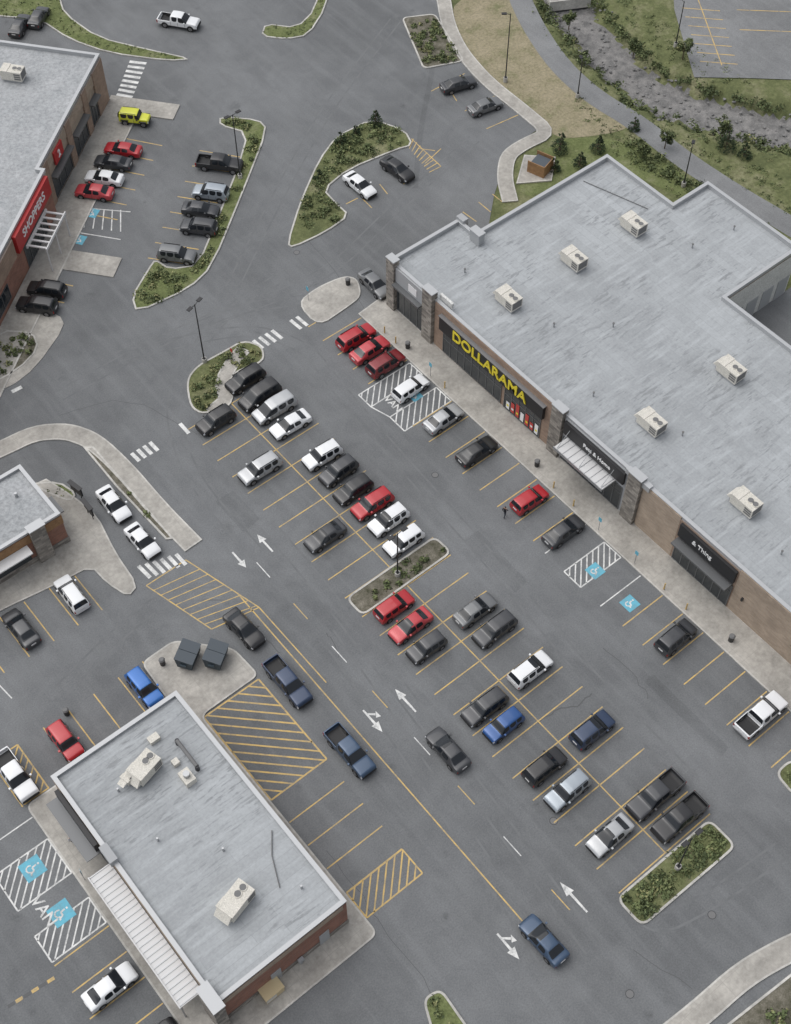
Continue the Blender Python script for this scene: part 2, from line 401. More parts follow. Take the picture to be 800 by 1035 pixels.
sheet('lawn_strip',chaikin(GP([(520,190),(560,140),(610,138),(650,150),(700,182),(760,222),(820,262),(800,262),(735,210),(700,205),(612,162),(540,200)]),1),-.03,M['lawn'])
slab('concrete_walk',ribbon(GP([(436,-60),(448,-5),(453,25),(466,52),(492,82),(530,112),(556,134),(528,147),(513,158),(510,180),(516,204)]),2.0),0,.12)
slab('bin_pad',GP([(530,157),(562,159),(558,183),(522,186)]),0,.135)
# repair patches and tyre marks
b=MB()
for i,(x0,x1,y0,y1) in enumerate([(-13.5,-11.2,8,13),(3.2,5.0,-15,-7),(6,7.2,-40,-30)]):
    b.poly(fillet([(x0,y0),(x1,y0+random.uniform(-.4,.4)),(x1+random.uniform(-.3,.3),y1),(x0,y1)],.15,2),.0025+i*.0001,'patch')
b.poly(ribbon(GP([(430,20),(440,60),(425,130),(420,190)]),.7),.0030,'patch')
b.make('asphalt_repair_patches')
b=MB();k=0
def tyre(pts,gap=1.5,w=.2):
    global k
    c=chaikin(GP(pts),3,False)
    for s in (-1,1):
        L=[]
        for i in range(len(c)):
            a=Vector(c[max(0,i-1)]);d=Vector(c[min(len(c)-1,i+1)]);t=(d-a).normalized();L.append((c[i][0]-t.y*s*gap/2,c[i][1]+t.x*s*gap/2))
        k+=1;b.poly(ribbon(L,w,0),.0034+k*.00012,'tyremark')
tyre([(560,980),(480,860),(400,740),(330,640)]);tyre([(600,960),(520,850),(430,730),(330,600),(270,530)])
tyre([(640,900),(660,940),(720,910),(790,860)])
tyre([(700,790),(600,690),(500,570),(400,460),(340,390),(310,350),(250,330),(120,360)])
tyre([(340,300),(240,310),(150,350),(60,400)]);tyre([(300,270),(220,320),(170,400),(190,480),(260,560)])
tyre([(480,140),(400,210),(330,280),(200,330)]);tyre([(400,20),(330,110),(280,200),(230,300)])
tyre([(60,700),(120,640),(170,600),(260,600)])
b.make('tyre_marks')
# ---------------------------------------------------------------- pavements (concrete)
slab('sidewalk',[(14.3,-90),(18.2,-90),(18.2,24.6),(14.3,24.2)])
slab('concrete_pad',chaikin(GP([(300,307),(320,291),(348,279),(362,282),(366,300),(350,312),(322,331)]),2))
slab('sidewalk_plaza',fillet([(-28.6,-32.7),(-28.6,-6.35),(-21.9,-6.3),(-22.1,-2.4),(-26.1,2.),(-29.9,1.9),(-30.2,-3.7),(-45.9,-3.7),(-45.9,-32.7)],.8),0)
# ---------------------------------------------------------------- islands
island('planted_median',[( -10.3,-7.5),(1.4,-7.4),(1.3,-4.75),(-10.3,-4.8)],'mulch',0,plants=.9,px=False,r=.45,h=.4,weights=(.4,.35,.2,.05))
island('grass_island',[(-10.9,-46.5),(.7,-46.7),(.7,-43.4),(-10.9,-43.3)],'grass',0,plants=3.4,px=False,r=.6,h=.35,weights=(.25,.45,.25,.05))
island('shrub_island',[(188,385),(199,370),(225,356),(246,344),(266,350),(268,366),(240,376),(222,390),(232,410),(206,420),(192,412)],'grass',2,plants=1.6,weights=(.15,.3,.3,.25))
slab('island_walk',ribbon(GP([(213,418),(230,404),(224,388),(234,368),(247,353)]),1.7),0,.16)
island('shrub_island',[(222,118),(262,121),(271,131),(248,190),(215,270),(192,292),(138,317),(133,300),(150,272),(157,262),(172,272),(200,268),(222,215),(240,170),(250,135),(222,127)],'lawn',1,plants=1.3,r=.7,h=.5,weights=(.2,.3,.3,.2))
island('triangle_island',[(290,247),(303,205),(322,162),(340,138),(376,120),(410,132),(418,147),(400,152),(352,172),(328,192),(340,205),(354,218),(330,235),(296,251)],'grass',1,plants=1.4,r=.7,h=.6,weights=(.25,.4,.3,.05))
island('grass_island',[(264,37),(268,24),(300,28),(318,10),(326,-30),(336,-30),(330,8),(312,36),(290,40)],'lawn',1,tuft=3)
island('grass_verge',[(30,-60),(60,-5),(66,14),(100,38),(150,50),(196,60),(170,62),(110,54),(70,40),(40,20),(-10,16),(-60,-10)],'lawn',1,tuft=2)
island('planted_island',[(406,18),(440,14),(470,62),(428,70)],'mulch',0,plants=1.6,r=.5,h=.4)
island('shrub_island',[(783,782),(800,767),(840,790),(803,806)],'grass',0,plants=1.8)
island('grass_island',[(427,1010),(446,999),(480,1048),(440,1056)],'lawn',0,plants=1.6,r=.5,h=.35)
island('roadside_bed',[(722,1046),(808,978),(900,1010),(860,1090)],'mulch',0,plants=.8)
slab('roadside_walk',ribbon(GP([(650,1070),(705,1027),(752,985),(800,958),(870,930)]),2.2),0,.12)
island('planted_island',[(-40,372),(0,334),(34,336),(40,352),(20,374),(-30,400)],'mulch',1,plants=1.4,r=.5)
slab('concrete_pad',chaikin(GP([(-40,350),(0,326),(20,305),(60,318),(66,330),(36,372),(10,392),(-30,404)]),1),0,.09)
slab('sidewalk',ribbon(GP([(-60,480),(0,455),(35,438),(68,436),(95,446),(125,474),(160,515),(196,552)]),2.2),0,.12)
island('planted_strip',[(84,452),(95,452),(128,490),(176,545),(168,546),(118,493)],'mulch',-1,plants=1.,r=.3,h=.3)
slab('restaurant_sidewalk',chaikin(GP([(-60,560),(40,480),(72,500),(98,520),(118,560),(140,592),(130,604),(108,590),(92,573),(60,590),(0,618),(-60,650)]),1),0,.12)
island('grass_patch',[(30,489),(60,487),(78,499),(72,508),(50,500)],'lawn',1,tuft=3)
# ---------------------------------------------------------------- markings
mk=MB();_z=[0];ZO=[0.]
def line(p,q,w=.12,m='yel'):
    _z[0]=(_z[0]+1)%9;z=.007+_z[0]*.0012+ZO[0]
    p=Vector(p[:2]);q=Vector(q[:2]);n=(q-p);n=Vector((-n.y,n.x)).normalized()*w/2
    mk.add([(*(p-n),z),(*(q-n),z),(*(q+n),z),(*(p+n),z)],[(0,1,2,3)],m)
def lpx(a,b,w=.12,m='yel'): line(G(*a),G(*b),w,m)
def hatch(x0,x1,y0,y1,m,step=1.,w=.14,slope=1):
    line((x0,y0),(x1,y0),w,m);line((x1,y0),(x1,y1),w,m);line((x1,y1),(x0,y1),w,m);line((x0,y1),(x0,y0),w,m)
    s=-(x1-x0)
    while s<(y1-y0):
        xa=max(x0,x0-s);xb=min(x1,x0+(y1-y0)-s)
        if xb-xa>.2:
            f=(lambda x:y0+s+(x-x0)) if slope>0 else (lambda x:y1-(s+(x-x0)))
            line((xa,f(xa)),(xb,f(xb)),w,m)
        s+=step
SW=2.74;PH=-6.12
def stall(k): return PH+SW*(k+.5)
for k_ in range(0,12):
    y=stall(k_)
    if k_<=10: line((-10.3,y),(-4.6,y))
    line((-4.6,y),(1.1,y))
for k_ in range(1,15):
    y=PH-SW*(k_-.5);line((-10.3,y),(-4.6,y));line((-4.6,y),(1.1,y))
line((-4.6,stall(0)),(-4.6,stall(11)),.12);line((-4.6,PH-SW*.5),(-4.6,PH-SW*13.5))
for y in [27.2-2.74*i for i in range(0,5)]: line((8.7,y-.9),(14.25,y-.9))
y0=7.65
for i in range(0,8): line((8.7,y0-2.74*i),(14.25,y0-2.74*i))
hatch(7.6,14.2,7.7,10.2,'wht',.9);hatch(6.9,14.2,12.6,14.8,'wht',.9)
line((7.6,10.2),(6.9,12.6),.14,'wht')
hatch(8.6,14.2,-18.6,-16.2,'wht',.8);line((8.6,-13.4),(14.2,-13.4),.12,'wht');line((8.6,-21.4),(14.2,-21.4),.12,'wht')
for i in range(0,20): line((8.7,-24.4-2.74*i),(14.25,-24.4-2.74*i))
line((-18.2,2.5),(-18.4,-41.),.13)
for i in range(8): line((-14.6,4.2-i*6.2),(-14.6,1.9-i*6.2),.10,'yel' if i%2 else 'wht')
hatch(-28.5,-22.2,-17.2,-6.6,'yel',1.2,.16,-1)
for i in range(1,5): line((-28.5,-17.2-2.74*i),(-22.3,-17.2-2.74*i))
hatch(-28.5,-22.3,-31.,-28.2,'yel',.9,.14)
hx=[(148,592),(188,566),(262,614),(214,636)]
for a,c in zip(hx,hx[1:]+hx[:1]): lpx(a,c)
for i in range(1,9):
    t=i/9.;lpx((148+66*t,592+44*t),(188+74*t*.98+6,566+48*t+4),.1)
lpx((262,614),(330,690),.12)
for x in [-29.6-2.74*i for i in range(0,9)]: line((x,9.3),(x,15.))
for x in [-29.7-2.74*i for i in range(0,9)]: line((x,-3.6),(x,2.))
hatch(-45.9,-43.3-.1,-3.5,2.,'yel',.9)
for i in range(0,3): line((-51.3,-20.4-2.74*i-.0),(-45.95,-20.4-2.74*i))
line((-51.3,-17.6),(-45.95,-17.6))
hatch(-51.3,-45.95,-11.6,-7.6,'wht',.85);hatch(-51.3,-45.95,-17.2,-14.4,'wht',.85);line((-51.3,-5.),(-45.95,-5.),.12,'wht')
lpx((-5,688),(12,706),.12,'wht')
for i in range(6):
    a=(8+i*8,1018-i*5);lpx(a,(a[0]+7,a[1]-4.4),.3,'yel' if i%2 else 'crack')
def ladder(a,b,c,d,n,w=.45,skip=()):
    for i in range(n):
        if i in skip: continue
        t=i/(n-1);p=(a[0]+(b[0]-a[0])*t,a[1]+(b[1]-a[1])*t);q=(c[0]+(d[0]-c[0])*t,c[1]+(d[1]-c[1])*t);lpx(p,q,w,'wht')
ladder((256,344),(300,320),(266,352),(311,329),8,.42,(4,5))
ladder((133,458),(182,428),(141,466),(191,438),9,.42,(4,5,6,7))
ladder((131,62),(118,95),(148,64),(134,98),8,.5)
ladder((0,381),(12,396),(10,376),(22,391),3,.5)
ladder((140,572),(178,560),(152,584),(188,571),6,.4)
for p in [((436,92),(470,74)),((470,112),(500,97)),((492,130),(524,116)),((462,102),(452,86))]: lpx(*p)
for p in [((416,140),(446,168)),((424,150),(440,152)),((430,165),(446,150)),((366,200),(376,210)),((384,186),(392,196)),((408,186),(418,178)),((350,206),(362,200)),((468,214),(482,224)),((484,204),(496,214)),((498,196),(508,204))]: lpx(*p)
for i in range(9):
    t=i/8.;lpx((418+28*t,140+28*t),(414+20*t,146+24*t+4),.12)
ZO[0]=.05
for i in range(7): lpx((690+3*i,8+9*i),(728+3*i,11+9*i),.14)
lpx((704,-6),(730,66),.14);lpx((745,10),(800,12),.14);lpx((748,30),(800,32),.14)
ZO[0]=0
def ull(u,v,du=44,dv=9): lpx((u,v),(u+du,v+dv),.14)
for i in range(6): ull(118-9*i,141+15*i-3,46,9)
for i in range(4): ull(30-9*i,286+17*i-6,44,9)
for i in range(8): ull(200-7.5*i+2,152+15.5*i,44,7)
for i in range(7):
    t=i/6.;lpx((66+56*t,228+t*6),(80+50*t-8,210+t*2),.14,'wht')
lpx((62,232),(122,242),.14,'wht');lpx((74,209),(132,214),.14,'wht')
def arrow(u,v,ang,L=3.6,turn=0):
    x,y=G(u,v);c,s=math.cos(ang),math.sin(ang)
    T=lambda a,b_:(x+a*c-b_*s,y+a*s+b_*c)
    P=[(-L/2,-.09),(L*.12,-.12),(L*.12,-.42),(L/2,0),(L*.12,.42),(L*.12,.12),(-L/2,.09)]
    q=[T(*p) for p in P];mk.add([(a,b_,.02) for a,b_ in q],[(0,1,5,6),(2,3,4)],'wht')
    if turn:
        P=[(-L*.25,.1),(-L*.1,.55),(-L*.02,.45),(.1,.9),(-L*.22,.85),(-L*.16,.7),(-L*.33,.1)]
        q=[T(a,b_*turn) for a,b_ in P];mk.add([(a,b_,.0215) for a,b_ in q],[(0,1,5,6),(2,3,4)],'wht')
U=math.pi/2
arrow(242,566,-U,2.4);arrow(268,549,U,2.7);arrow(410,708,U,3.1);arrow(377,729,-U,2.9,1);arrow(580,907,U,3.4);arrow(514,957,-U,2.8,1)
def acc(u,v,rz,s=1.5,W=None):
    x,y=W or G(u,v);c,s_=math.cos(rz),math.sin(rz);k=s/2
    T=lambda a,b_:(x+a*c-b_*s_,y+a*s_+b_*c)
    q=[T(*p) for p in ((-k,-k),(k,-k),(k,k),(-k,k))];mk.add([(a,b_,.018) for a,b_ in q],[(0,1,2,3)],'blu')
    def st(pts,w=.1,z=.0205):
        for i in range(len(pts)-1):
            p=Vector(T(*[t*s for t in pts[i]]));r=Vector(T(*[t*s for t in pts[i+1]]));n=(r-p);n=Vector((-n.y,n.x)).normalized()*w/2
            zz=z+i*.0006
            mk.add([(*(p-n),zz),(*(r-n),zz),(*(r+n),zz),(*(p+n),zz)],[(0,1,2,3)],'wht')
    st([(.17*math.cos(t)-.04,.17*math.sin(t)-.12) for t in [math.pi*.75+i*math.pi*1.25/8 for i in range(9)]],.13)
    st([(-.06,.22),(-.04,.0),(.14,.0),(.2,-.2),(.28,-.18)],.15,.024)
    st([(-.1,.32),(-.0,.32)],.16,.03)
acc(602,577,-U);acc(637,610,-U);acc(33,878,-U,1.9);acc(62,923,-U,1.9);acc(420,400,-U,1.3)
acc(93,215,-1.0,1.5);acc(80,242,-1.,1.5)
mk.make('parking_lot_markings')
def textmesh(name,body,size,m,parent=None,mw=None,ext=.0,align='CENTER',bold=.0):
    c=bpy.data.curves.new(name,'FONT');c.body=body;c.size=size;c.align_x=align;c.align_y='CENTER';c.extrude=ext;c.offset=bold
    o=bpy.data.objects.new(name,c);COL.objects.link(o);dg=bpy.context.evaluated_depsgraph_get()
    me=bpy.data.meshes.new_from_object(o.evaluated_get(dg));bpy.data.objects.remove(o);me.materials.clear();me.materials.append(M[m] if isinstance(m,str) else m)
    o=bpy.data.objects.new(name,me);COL.objects.link(o)
    if parent: o.parent=parent
    if mw: o.matrix_local=mw
    return o
def gtext(body,x,y,rz,size,name='painted_lettering'):
    textmesh(name,body,size,'wht',None,Matrix.Translation((x,y,.028))@Matrix.Rotation(rz,4,'Z'),bold=.02)
gtext('VAN',9.0,11.4,-U,1.2);gtext('VAN',-49.6,-13.,-U,1.5)
b=MB();cz=[0]
def seal(pts,w=.09):
    p=chaikin([G(*q) for q in pts],1,False);q=[p[0]]
    for i in range(len(p)-1):
        a,c=Vector(p[i]),Vector(p[i+1]);n=max(2,int((c-a).length/1.2))
        for j in range(1,n+1):
            t=a.lerp(c,j/n);q.append((t.x+random.gauss(0,.1),t.y+random.gauss(0,.1)))
    cz[0]+=1;b.poly(ribbon(q,w,0),.0063+cz[0]*.00005,'crack')
seal([(545,731),(560,718),(585,713),(600,700)],.12);seal([(610,655),(640,680),(655,705)],.07)
seal([(330,640),(345,665)],.08);seal([(262,640),(285,660)],.1)
seal([(60,420),(130,400),(200,440)],.06);seal([(300,230),(360,300),(380,330)],.05)
seal([(330,860),(420,980),(450,1030)],.05);seal([(640,960),(700,1000)],.06)
b.make('asphalt_crack_seals')
b=MB()
for u,v in ((637,1005),(720,925),(300,255),(440,480),(560,830)): 
    x,y=G(u,v);b.cyl((x,y,-.01),(x,y,.012),.38,'pipe',20);b.cyl((x,y,.0),(x,y,.0135),.32,'hvacd',20)
b.make('manhole_covers')
# ---------------------------------------------------------------- HVAC
def hvac(x,y,z,rz,parent,L=2.7,W=1.6,Hh=1.25,name='hvac_unit'):
    b=MB()
    b.box(-L/2+.1,L/2-.1,-W/2+.1,W/2-.1,0,.3,'greyw')
    b.box(-L/2,L/2,-W/2,W/2,.3,.3+Hh,'hvac')
    b.box(-L/2-.03,-L/2+L*.34,-W/2-.03,W/2+.03,.3+Hh,.36+Hh,'hvac')
    for i in range(3): b.box(L/2-.95,L/2-.1,-W/2-.02,-W/2,.5+i*.32,.72+i*.32,'hvacd')
    b.box(L/2,L/2+.02,-W/2+.15,W/2-.15,.5,.2+Hh,'hvacd')
    b.box(-L/2-.02,-L/2,-W/2+.2,W/2-.2,.55,.1+Hh,'hvacd')
    for fx in (.12*L,.35*L): b.cyl((fx,.05,.3+Hh),(fx,.05,.38+Hh),min(.36,W*.24),'hvac',16);b.cyl((fx,.05,.3+Hh),(fx,.05,.385+Hh),min(.29,W*.19),'hvacd',16)
    h0=.3+Hh
    b.add([(-L/2-.55,-W/2+.1,.75),(-L/2-.02,-W/2+.1,.75),(-L/2-.02,-W/2+.1,h0-.05),(-L/2-.55,W/2-.1,.75),(-L/2-.02,W/2-.1,.75),(-L/2-.02,W/2-.1,h0-.05)],
      [(0,1,2),(3,5,4),(0,2,5,3),(0,3,4,1)],'hvac')
    return b.make(name,parent,(x,y,z),rz)
FACE=lambda x,y,z:Matrix(((0,0,-1,x),(-1,0,0,y),(0,1,0,z),(0,0,0,1)))
def glazing(b,X,y0,y1,z0,z1,n,mframe='frame',d=.06):
    b.box(X-.02,X+.01,y0,y1,z0,z1,'win')
    for i in range(n+1):
        y=y0+(y1-y0)*i/n;b.box(X-d,X-.021,y-.05,y+.05,z0,z1,mframe)
    for z in (z0+.05,z0+(z1-z0)*.7,z1-.05): b.box(X-d+.01,X-.022,y0+.05,y1-.05,z-.045,z+.045,mframe)
# ---------------------------------------------------------------- big strip-mall
E=empty('retail_store_building')
FX=18.2
outl=[(FX,-75),(43,-75),(43,-4.4),(55,-4.4),(55,9.6),(49.2,9.6),(49.2,20.4),(28.4,20.4),(28.4,23.3),(FX,23.3)]
b=MB();b.walls(outl,0,6.45,'tan');b.make('walls',E)
b=MB();b.poly(inset(outl,.3),6.45,'roofY');b.make('roof',E)
b=MB();b.ring(outl,.32,6.4,6.95,'coping');b.ring([(x,y) for x,y in inset(outl,-.05)],.42,6.95,7.03,'coping');b.make('parapet',E)
b=MB()
b.box(43.35,54.9,-4.46,-4.42,0,6.3,'whitew')
b.box(43.02,43.06,-60,-4.6,0,6.3,'whitew')
for i in range(4): b.box(45+i*2.6,46.8+i*2.6,-4.52,-4.47,0,3,'greyw')
b.make('rear_walls',E)
b=MB()
def front(y1,y0,m,z=6.9,p=.0,d=.12): b.box(FX-.12-p,FX-.001,y0,y1,0,z,m)
front(15.2,-3.6,'brown');front(-5.4,-14.6,'greyw',6.6);front(-16.6,-21.6,'tan');front(-21.6,-29.4,'brown',6.6,-.03);front(-29.4,-38,'tan');front(-39.5,-75,'brown')
b.make('front_brick',E)
b=MB()
def pier(y,w=1.5,z=7.6,p=.5):
    b.box(FX-p,FX+.35,y-w/2,y+w/2,0,z,'stone');b.box(FX-p-.06,FX+.41,y-w/2-.06,y+w/2+.06,z,z+.12,'coping')
pier(16.2,1.6,7.9);pier(22.6,1.3,7.7);pier(-4.5,1.6,7.5);pier(-15.6,1.7,7.5);pier(-38.8,1.5,7.5)
b.box(28.2,29.,22.3,23.5,0,7.4,'greyw');b.box(27.6,28.45,18.9,20.45,6.5,8.,'greyw');b.box(27.5,28.5,18.8,20.5,8.,8.1,'coping')
b.box(FX-.3,FX+.3,-17.4,-14.2,6.6,7.3,'coping')
b.make('stone_piers',E)
b=MB()
glazing(b,FX-.04,17.1,21.8,.25,4.6,4);b.box(FX-.25,FX-.002,17.05,21.9,4.7,6.9,'greyw');b.box(FX-.9,FX-.26,17.2,21.8,4.62,4.85,'frame')
b.box(20,26.5,23.32,23.36,.3,4.4,'win');b.box(19.9,28,23.31,23.35,4.5,6.3,'greyw')
b.box(FX-.3,FX-.26,18.2,19.6,5.2,6.3,'letw')
b.box(FX+.5,FX+.8,13.2,15.2,6.96,7.7,'whitew')
glazing(b,FX-.15,4.0,13.6,.3,3.5,8);b.box(FX-.55,FX-.13,-2.6,14.,3.9,5.9,'signblack');b.box(FX-.62,FX-.12,-2.7,14.1,5.9,6.0,'copingd')
glazing(b,FX-.15,-2.2,3.4,.2,3.5,5)
for i in range(7):
    y=3.-i*.75;hh=1.1+.9*((i*37)%5)/4;b.box(FX-.225,FX-.215,y,y-.5,.5,.5+hh,'letr' if i%3 else 'letw');b.box(FX-.229,FX-.226,y-.1,y-.4,.9,1.2,'letw' if i%2 else 'lety')
glazing(b,FX-.15,-14.2,-5.6,.2,3.9,8);b.box(FX-.45,FX-.13,-14.3,-5.6,4.7,6.5,'signblack')
b.box(FX-2.2,FX-.1,-13.2,-6.2,4.1,4.32,'framew');b.box(FX-2.26,FX-2.2,-13.26,-6.14,4.02,4.4,'steel')
for i in range(9): b.box(FX-2.2,FX-.1,-6.6-i*.8,-6.66-i*.8,4.32,4.36,'steel')
for y in (-6.5,-9.7,-12.9): b.cyl((FX-2.0,y,4.3),(FX-.4,y,5.9),.03,'steel',6)
glazing(b,FX-.12,-29.2,-21.9,.2,3.8,7);b.box(FX-.4,FX-.1,-29.2,-21.9,4.5,6.4,'signblack');b.box(FX-1.3,FX-.11,-29.1,-22.,3.95,4.15,'frame')
glazing(b,FX-.15,-50,-40.,.2,3.8,8);b.box(FX-.4,FX-.1,-50,-40,4.5,6.2,'signred')
for y in (-30.6,-37): b.box(FX-.3,FX-.12,y-.1,y+.1,3.,3.5,'pole')
b.make('shopfronts',E)
textmesh('sign_letters','DOLLARAMA',2.0,'lety',E,FACE(FX-.6,5.8,4.87),.05,bold=.03)
textmesh('sign_letters','Pets & Home',.72,'letw',E,FACE(FX-.5,-10.5,5.6),.03,bold=.01)
textmesh('sign_letters','& Thing',.8,'letw',E,FACE(FX-.45,-25.,5.45),.03,bold=.01)
b=MB()
b.cyl(G(590,183,6.5)+(6.55,),G(655,211,6.5)+(6.55,),.045,'hvacd',6)
for u,v in ((742,232),(700,250),(620,330),(560,330),(690,440),(600,400),(790,560),(470,275)):
    x,y=G(u,v,6.5);b.cyl((x,y,6.45),(x,y,7.0),.08,'steel',8);b.cyl((x,y,7.0),(x,y,7.08),.13,'hvacd',8)
b.make('roof_vents',E)
for u,v in ((640,232),(580,267),(514,307),(738,379),(658,432),(753,513)):
    x,y=G(u,v,6.5);hvac(x,y,6.46,math.radians(-90),E)
# ---------------------------------------------------------------- small plaza building
E=empty('plaza_building')
o2=rect(-43,-30,-30.3,-5.5)
b=MB();b.walls(o2,0,5.2,'redbrick');b.box(-43.03,-42.999,-30.2,-5.6,0,5.1,'tan')
b.box(-43,-29.95,-30.36,-30.301,0,.9,'stone');b.box(-42.6,-30.4,-30.37,-30.31,4.3,5.1,'tan')
b.box(-33.,-32.,-30.38,-30.31,.13,2.3,'greyw');b.box(-38.,-37.,-30.38,-30.31,.13,2.3,'greyw')
b.box(-29.999,-29.95,-30.2,-5.6,0,.9,'stone');b.make('walls',E)
b=MB();b.poly(inset(o2,.28),5.2,'roofX');b.make('roof',E)
b=MB();b.ring(o2,.3,5.15,5.5,'coping');b.ring(inset(o2,-.05),.4,5.5,5.57,'coping')
b.box(-43.6,-42.6,-31.,-28.6,0,6.1,'stone');b.box(-43.66,-42.5,-31.06,-28.5,6.1,6.2,'coping')
b.box(-43.3,-42.55,-15.6,-13.8,5.2,6.1,'greyw');b.make('parapet',E)
b=MB()
glazing(b,-43.04,-28.4,-6.2,.2,3.2,18)
b.box(-45.2,-43.1,-28.2,-14.5,3.5,3.62,'framew')
for i in range(26): b.box(-45.25,-43.1,-28.1+i*.54,-28.0+i*.54,3.62,3.68,'steel')
b.box(-45.3,-45.2,-28.25,-14.45,3.42,3.75,'framew')
for y in (-28,-24.6,-21.2,-17.8,-14.7): b.cyl((-45.1,y,.13),(-45.1,y,3.5),.07,'steel',8)
b.box(-44.6,-43.1,-13.2,-6.5,3.5,3.6,'frame');b.box(-43.5,-43.1,-13.,-6.6,3.8,5.0,'signblack')
b.make('shopfront',E)
hvac(*G(148,780,5.2),5.21,math.radians(15),E,2.6,1.7);hvac(*G(240,914,5.2),5.21,math.radians(15),E,2.9,1.7)
hvac(*G(132,788,5.2),5.21,math.radians(15),E,1.2,.9,.7)
b=MB()
x,y=G(190,788,5.2);b.box(x-.5,x+.5,y-.7,y+.7,5.21,6.0,'hvac');b.cyl((x,y,6.),(x,y,6.5),.3,'steel')
x,y=G(178,772,5.2);b.box(x-.3,x+.3,y-.3,y+.3,5.21,5.7,'hvac')
b.cyl(G(180,752,5.2)+(5.9,),G(200,778,5.2)+(5.9,),.18,'hvacd');b.cyl(G(180,752,5.2)+(5.2,),G(180,752,5.2)+(5.95,),.2,'pipe');b.cyl(G(200,778,5.2)+(5.2,),G(200,778,5.2)+(5.95,),.2,'pipe')
b.cyl(G(275,865,5.2)+(5.3,),G(283,898,5.2)+(5.3,),.05,'hvacd',6);b.cyl(G(275,840,5.2)+(5.3,),G(275,865,5.2)+(5.3,),.05,'hvacd',6)
x,y=G(156,748,5.2);b.box(x-.5,x+.5,y-.35,y+.35,5.21,5.7,'hvac')
for u,v in ((226,860),(305,898),(120,800),(160,850)): x,y=G(u,v,5.2);b.cyl((x,y,5.2),(x,y,5.8),.1,'steel',8)
b.make('roof_equipment',E)
b=MB();x,y=G(275,1003);b.box(x-.9,x+.9,y-.6,y+.6,.13,1.1,'yelbox');b.box(x-.95,x+.95,y-.65,y+.65,1.1,1.2,'yelbox');b.box(x-.9,x+.1,y-.62,y-.6,.3,1.,'hvac');b.make('utility_cabinet')
b=MB();x,y=G(305,974);b.cyl((x,y,.13),(x,y,.9),.12,'steel',8);b.box(x-.25,x+.25,y-.15,y+.15,.7,1.2,'greyw');b.cyl((x,y,.9),(x,y+.9,.9),.05,'steel',6);b.make('gas_meter')
# ---------------------------------------------------------------- restaurant
E=empty('restaurant_building')
o3=rect(-46,-27.8,18.3,26)
b=MB();b.walls(o3,0,4.7,'redbrick');b.box(-46,-27.75,18.24,18.299,3.4,4.6,'wood');b.box(-27.799,-27.72,18.3,25.9,3.6,4.6,'wood')
b.box(-27.799,-27.7,18.3,25.9,0,.9,'stone');b.box(-46,-27.7,18.2,18.299,0,.9,'stone');b.make('walls',E)
b=MB();b.poly(inset(o3,.28),4.7,'roofgravel');b.make('roof',E)
b=MB();b.ring(o3,.3,4.65,5.0,'coping');b.ring(inset(o3,-.05),.4,5.0,5.06,'coping')
b.box(-31.4,-29.8,17.7,18.2,0,5.6,'stone');b.box(-31.5,-29.7,17.6,18.6,5.6,5.7,'coping');b.make('parapet',E)
b=MB();b.box(-37,-32,18.2,18.24,.9,3.2,'win');b.box(-41,-38,18.2,18.24,.9,3.2,'win');b.box(-27.72,-27.68,20,22,1.,2.6,'win');b.box(-27.8,-26.9,19.8,22.2,2.8,2.95,'frame');b.box(-36,-32,17,18.2,3.3,3.45,'framew');b.make('windows',E)
hvac(-35,22.5,4.71,0,E);b=MB();b.cyl((-30,23,4.7),(-30,23,5.3),.15,'steel');b.make('roof_vents',E)
def board(name,u,v,rz):
    x,y=G(u,v);b=MB();b.cyl((0,-.5,0),(0,-.5,1.),.05,'pole',8);b.cyl((0,.5,0),(0,.5,1.),.05,'pole',8);b.box(-.1,.1,-.8,.8,.8,2.1,'signblack');b.box(.1,.12,-.72,.72,.88,2.02,'win');b.box(-.3,.2,-.9,.9,2.1,2.18,'pole')
    b.make(name,None,(x,y,.12),rz)
board('menu_board',92,522,0);board('menu_board',80,503,0.2)
# ---------------------------------------------------------------- upper-left building (rotated)
rz=math.radians(-51.2);gx,gy=RF(-44.5,112.3)
E=empty('pharmacy_building',(gx,gy,0),rz)
o4=[(0,12),(0,33.8),(-45,33.8),(-45,-40),(.8,-40),(.8,12)]
b=MB();b.walls(o4,0,6.5,'tan');b.box(-45,-.1,33.81,33.85,0,6.3,'tan');b.make('walls',E)
b=MB();b.poly(inset(o4,.3),6.5,'roofgravel');b.make('roof',E)
b=MB();b.ring(o4,.32,6.45,6.95,'coping');b.ring(inset(o4,-.05),.42,6.95,7.03,'coping');b.make('parapet',E)
def gl2(b,X,y0,y1,z0,z1,n):
    b.box(X-.01,X+.02,y0,y1,z0,z1,'win')
    for i in range(n+1):
        y=y0+(y1-y0)*i/n;b.box(X+.021,X+.07,y-.05,y+.05,z0,z1,'frame')
    for z in (z0+.05,z1-.05): b.box(X+.022,X+.06,y0+.05,y1-.05,z-.05,z+.05,'frame')
b=MB()
b.box(.001,.12,13.2,33.6,4.9,6.4,'tan')
for a,c,m in ((30.2,33.6,'brown'),(26.2,27.6,'brown'),(20.2,21.6,'brown'),(12.2,14.,'brown')): b.box(.001,.22,a,c,0,6.6,m)
for a,c in ((27.6,30.2),(21.6,26.2),(14.,20.2)): gl2(b,.03,a+.1,c-.1,.3,3.4,3);b.box(.001,.9,a+.1,c-.1,3.6,3.8,'frame')
b.box(.125,.35,15.7,18.3,4.3,6.1,'signred')
b.box(.8,.86,-39,11.9,0,3.9,'redbrick');b.box(.8,1.3,.8,11.3,4.1,6.6,'signred');gl2(b,.87,2.5,9,.2,3.4,5);gl2(b,.87,-20,-3,.8,3.,9)
b.box(.8,1.1,-39,.4,4,6.6,'brown')
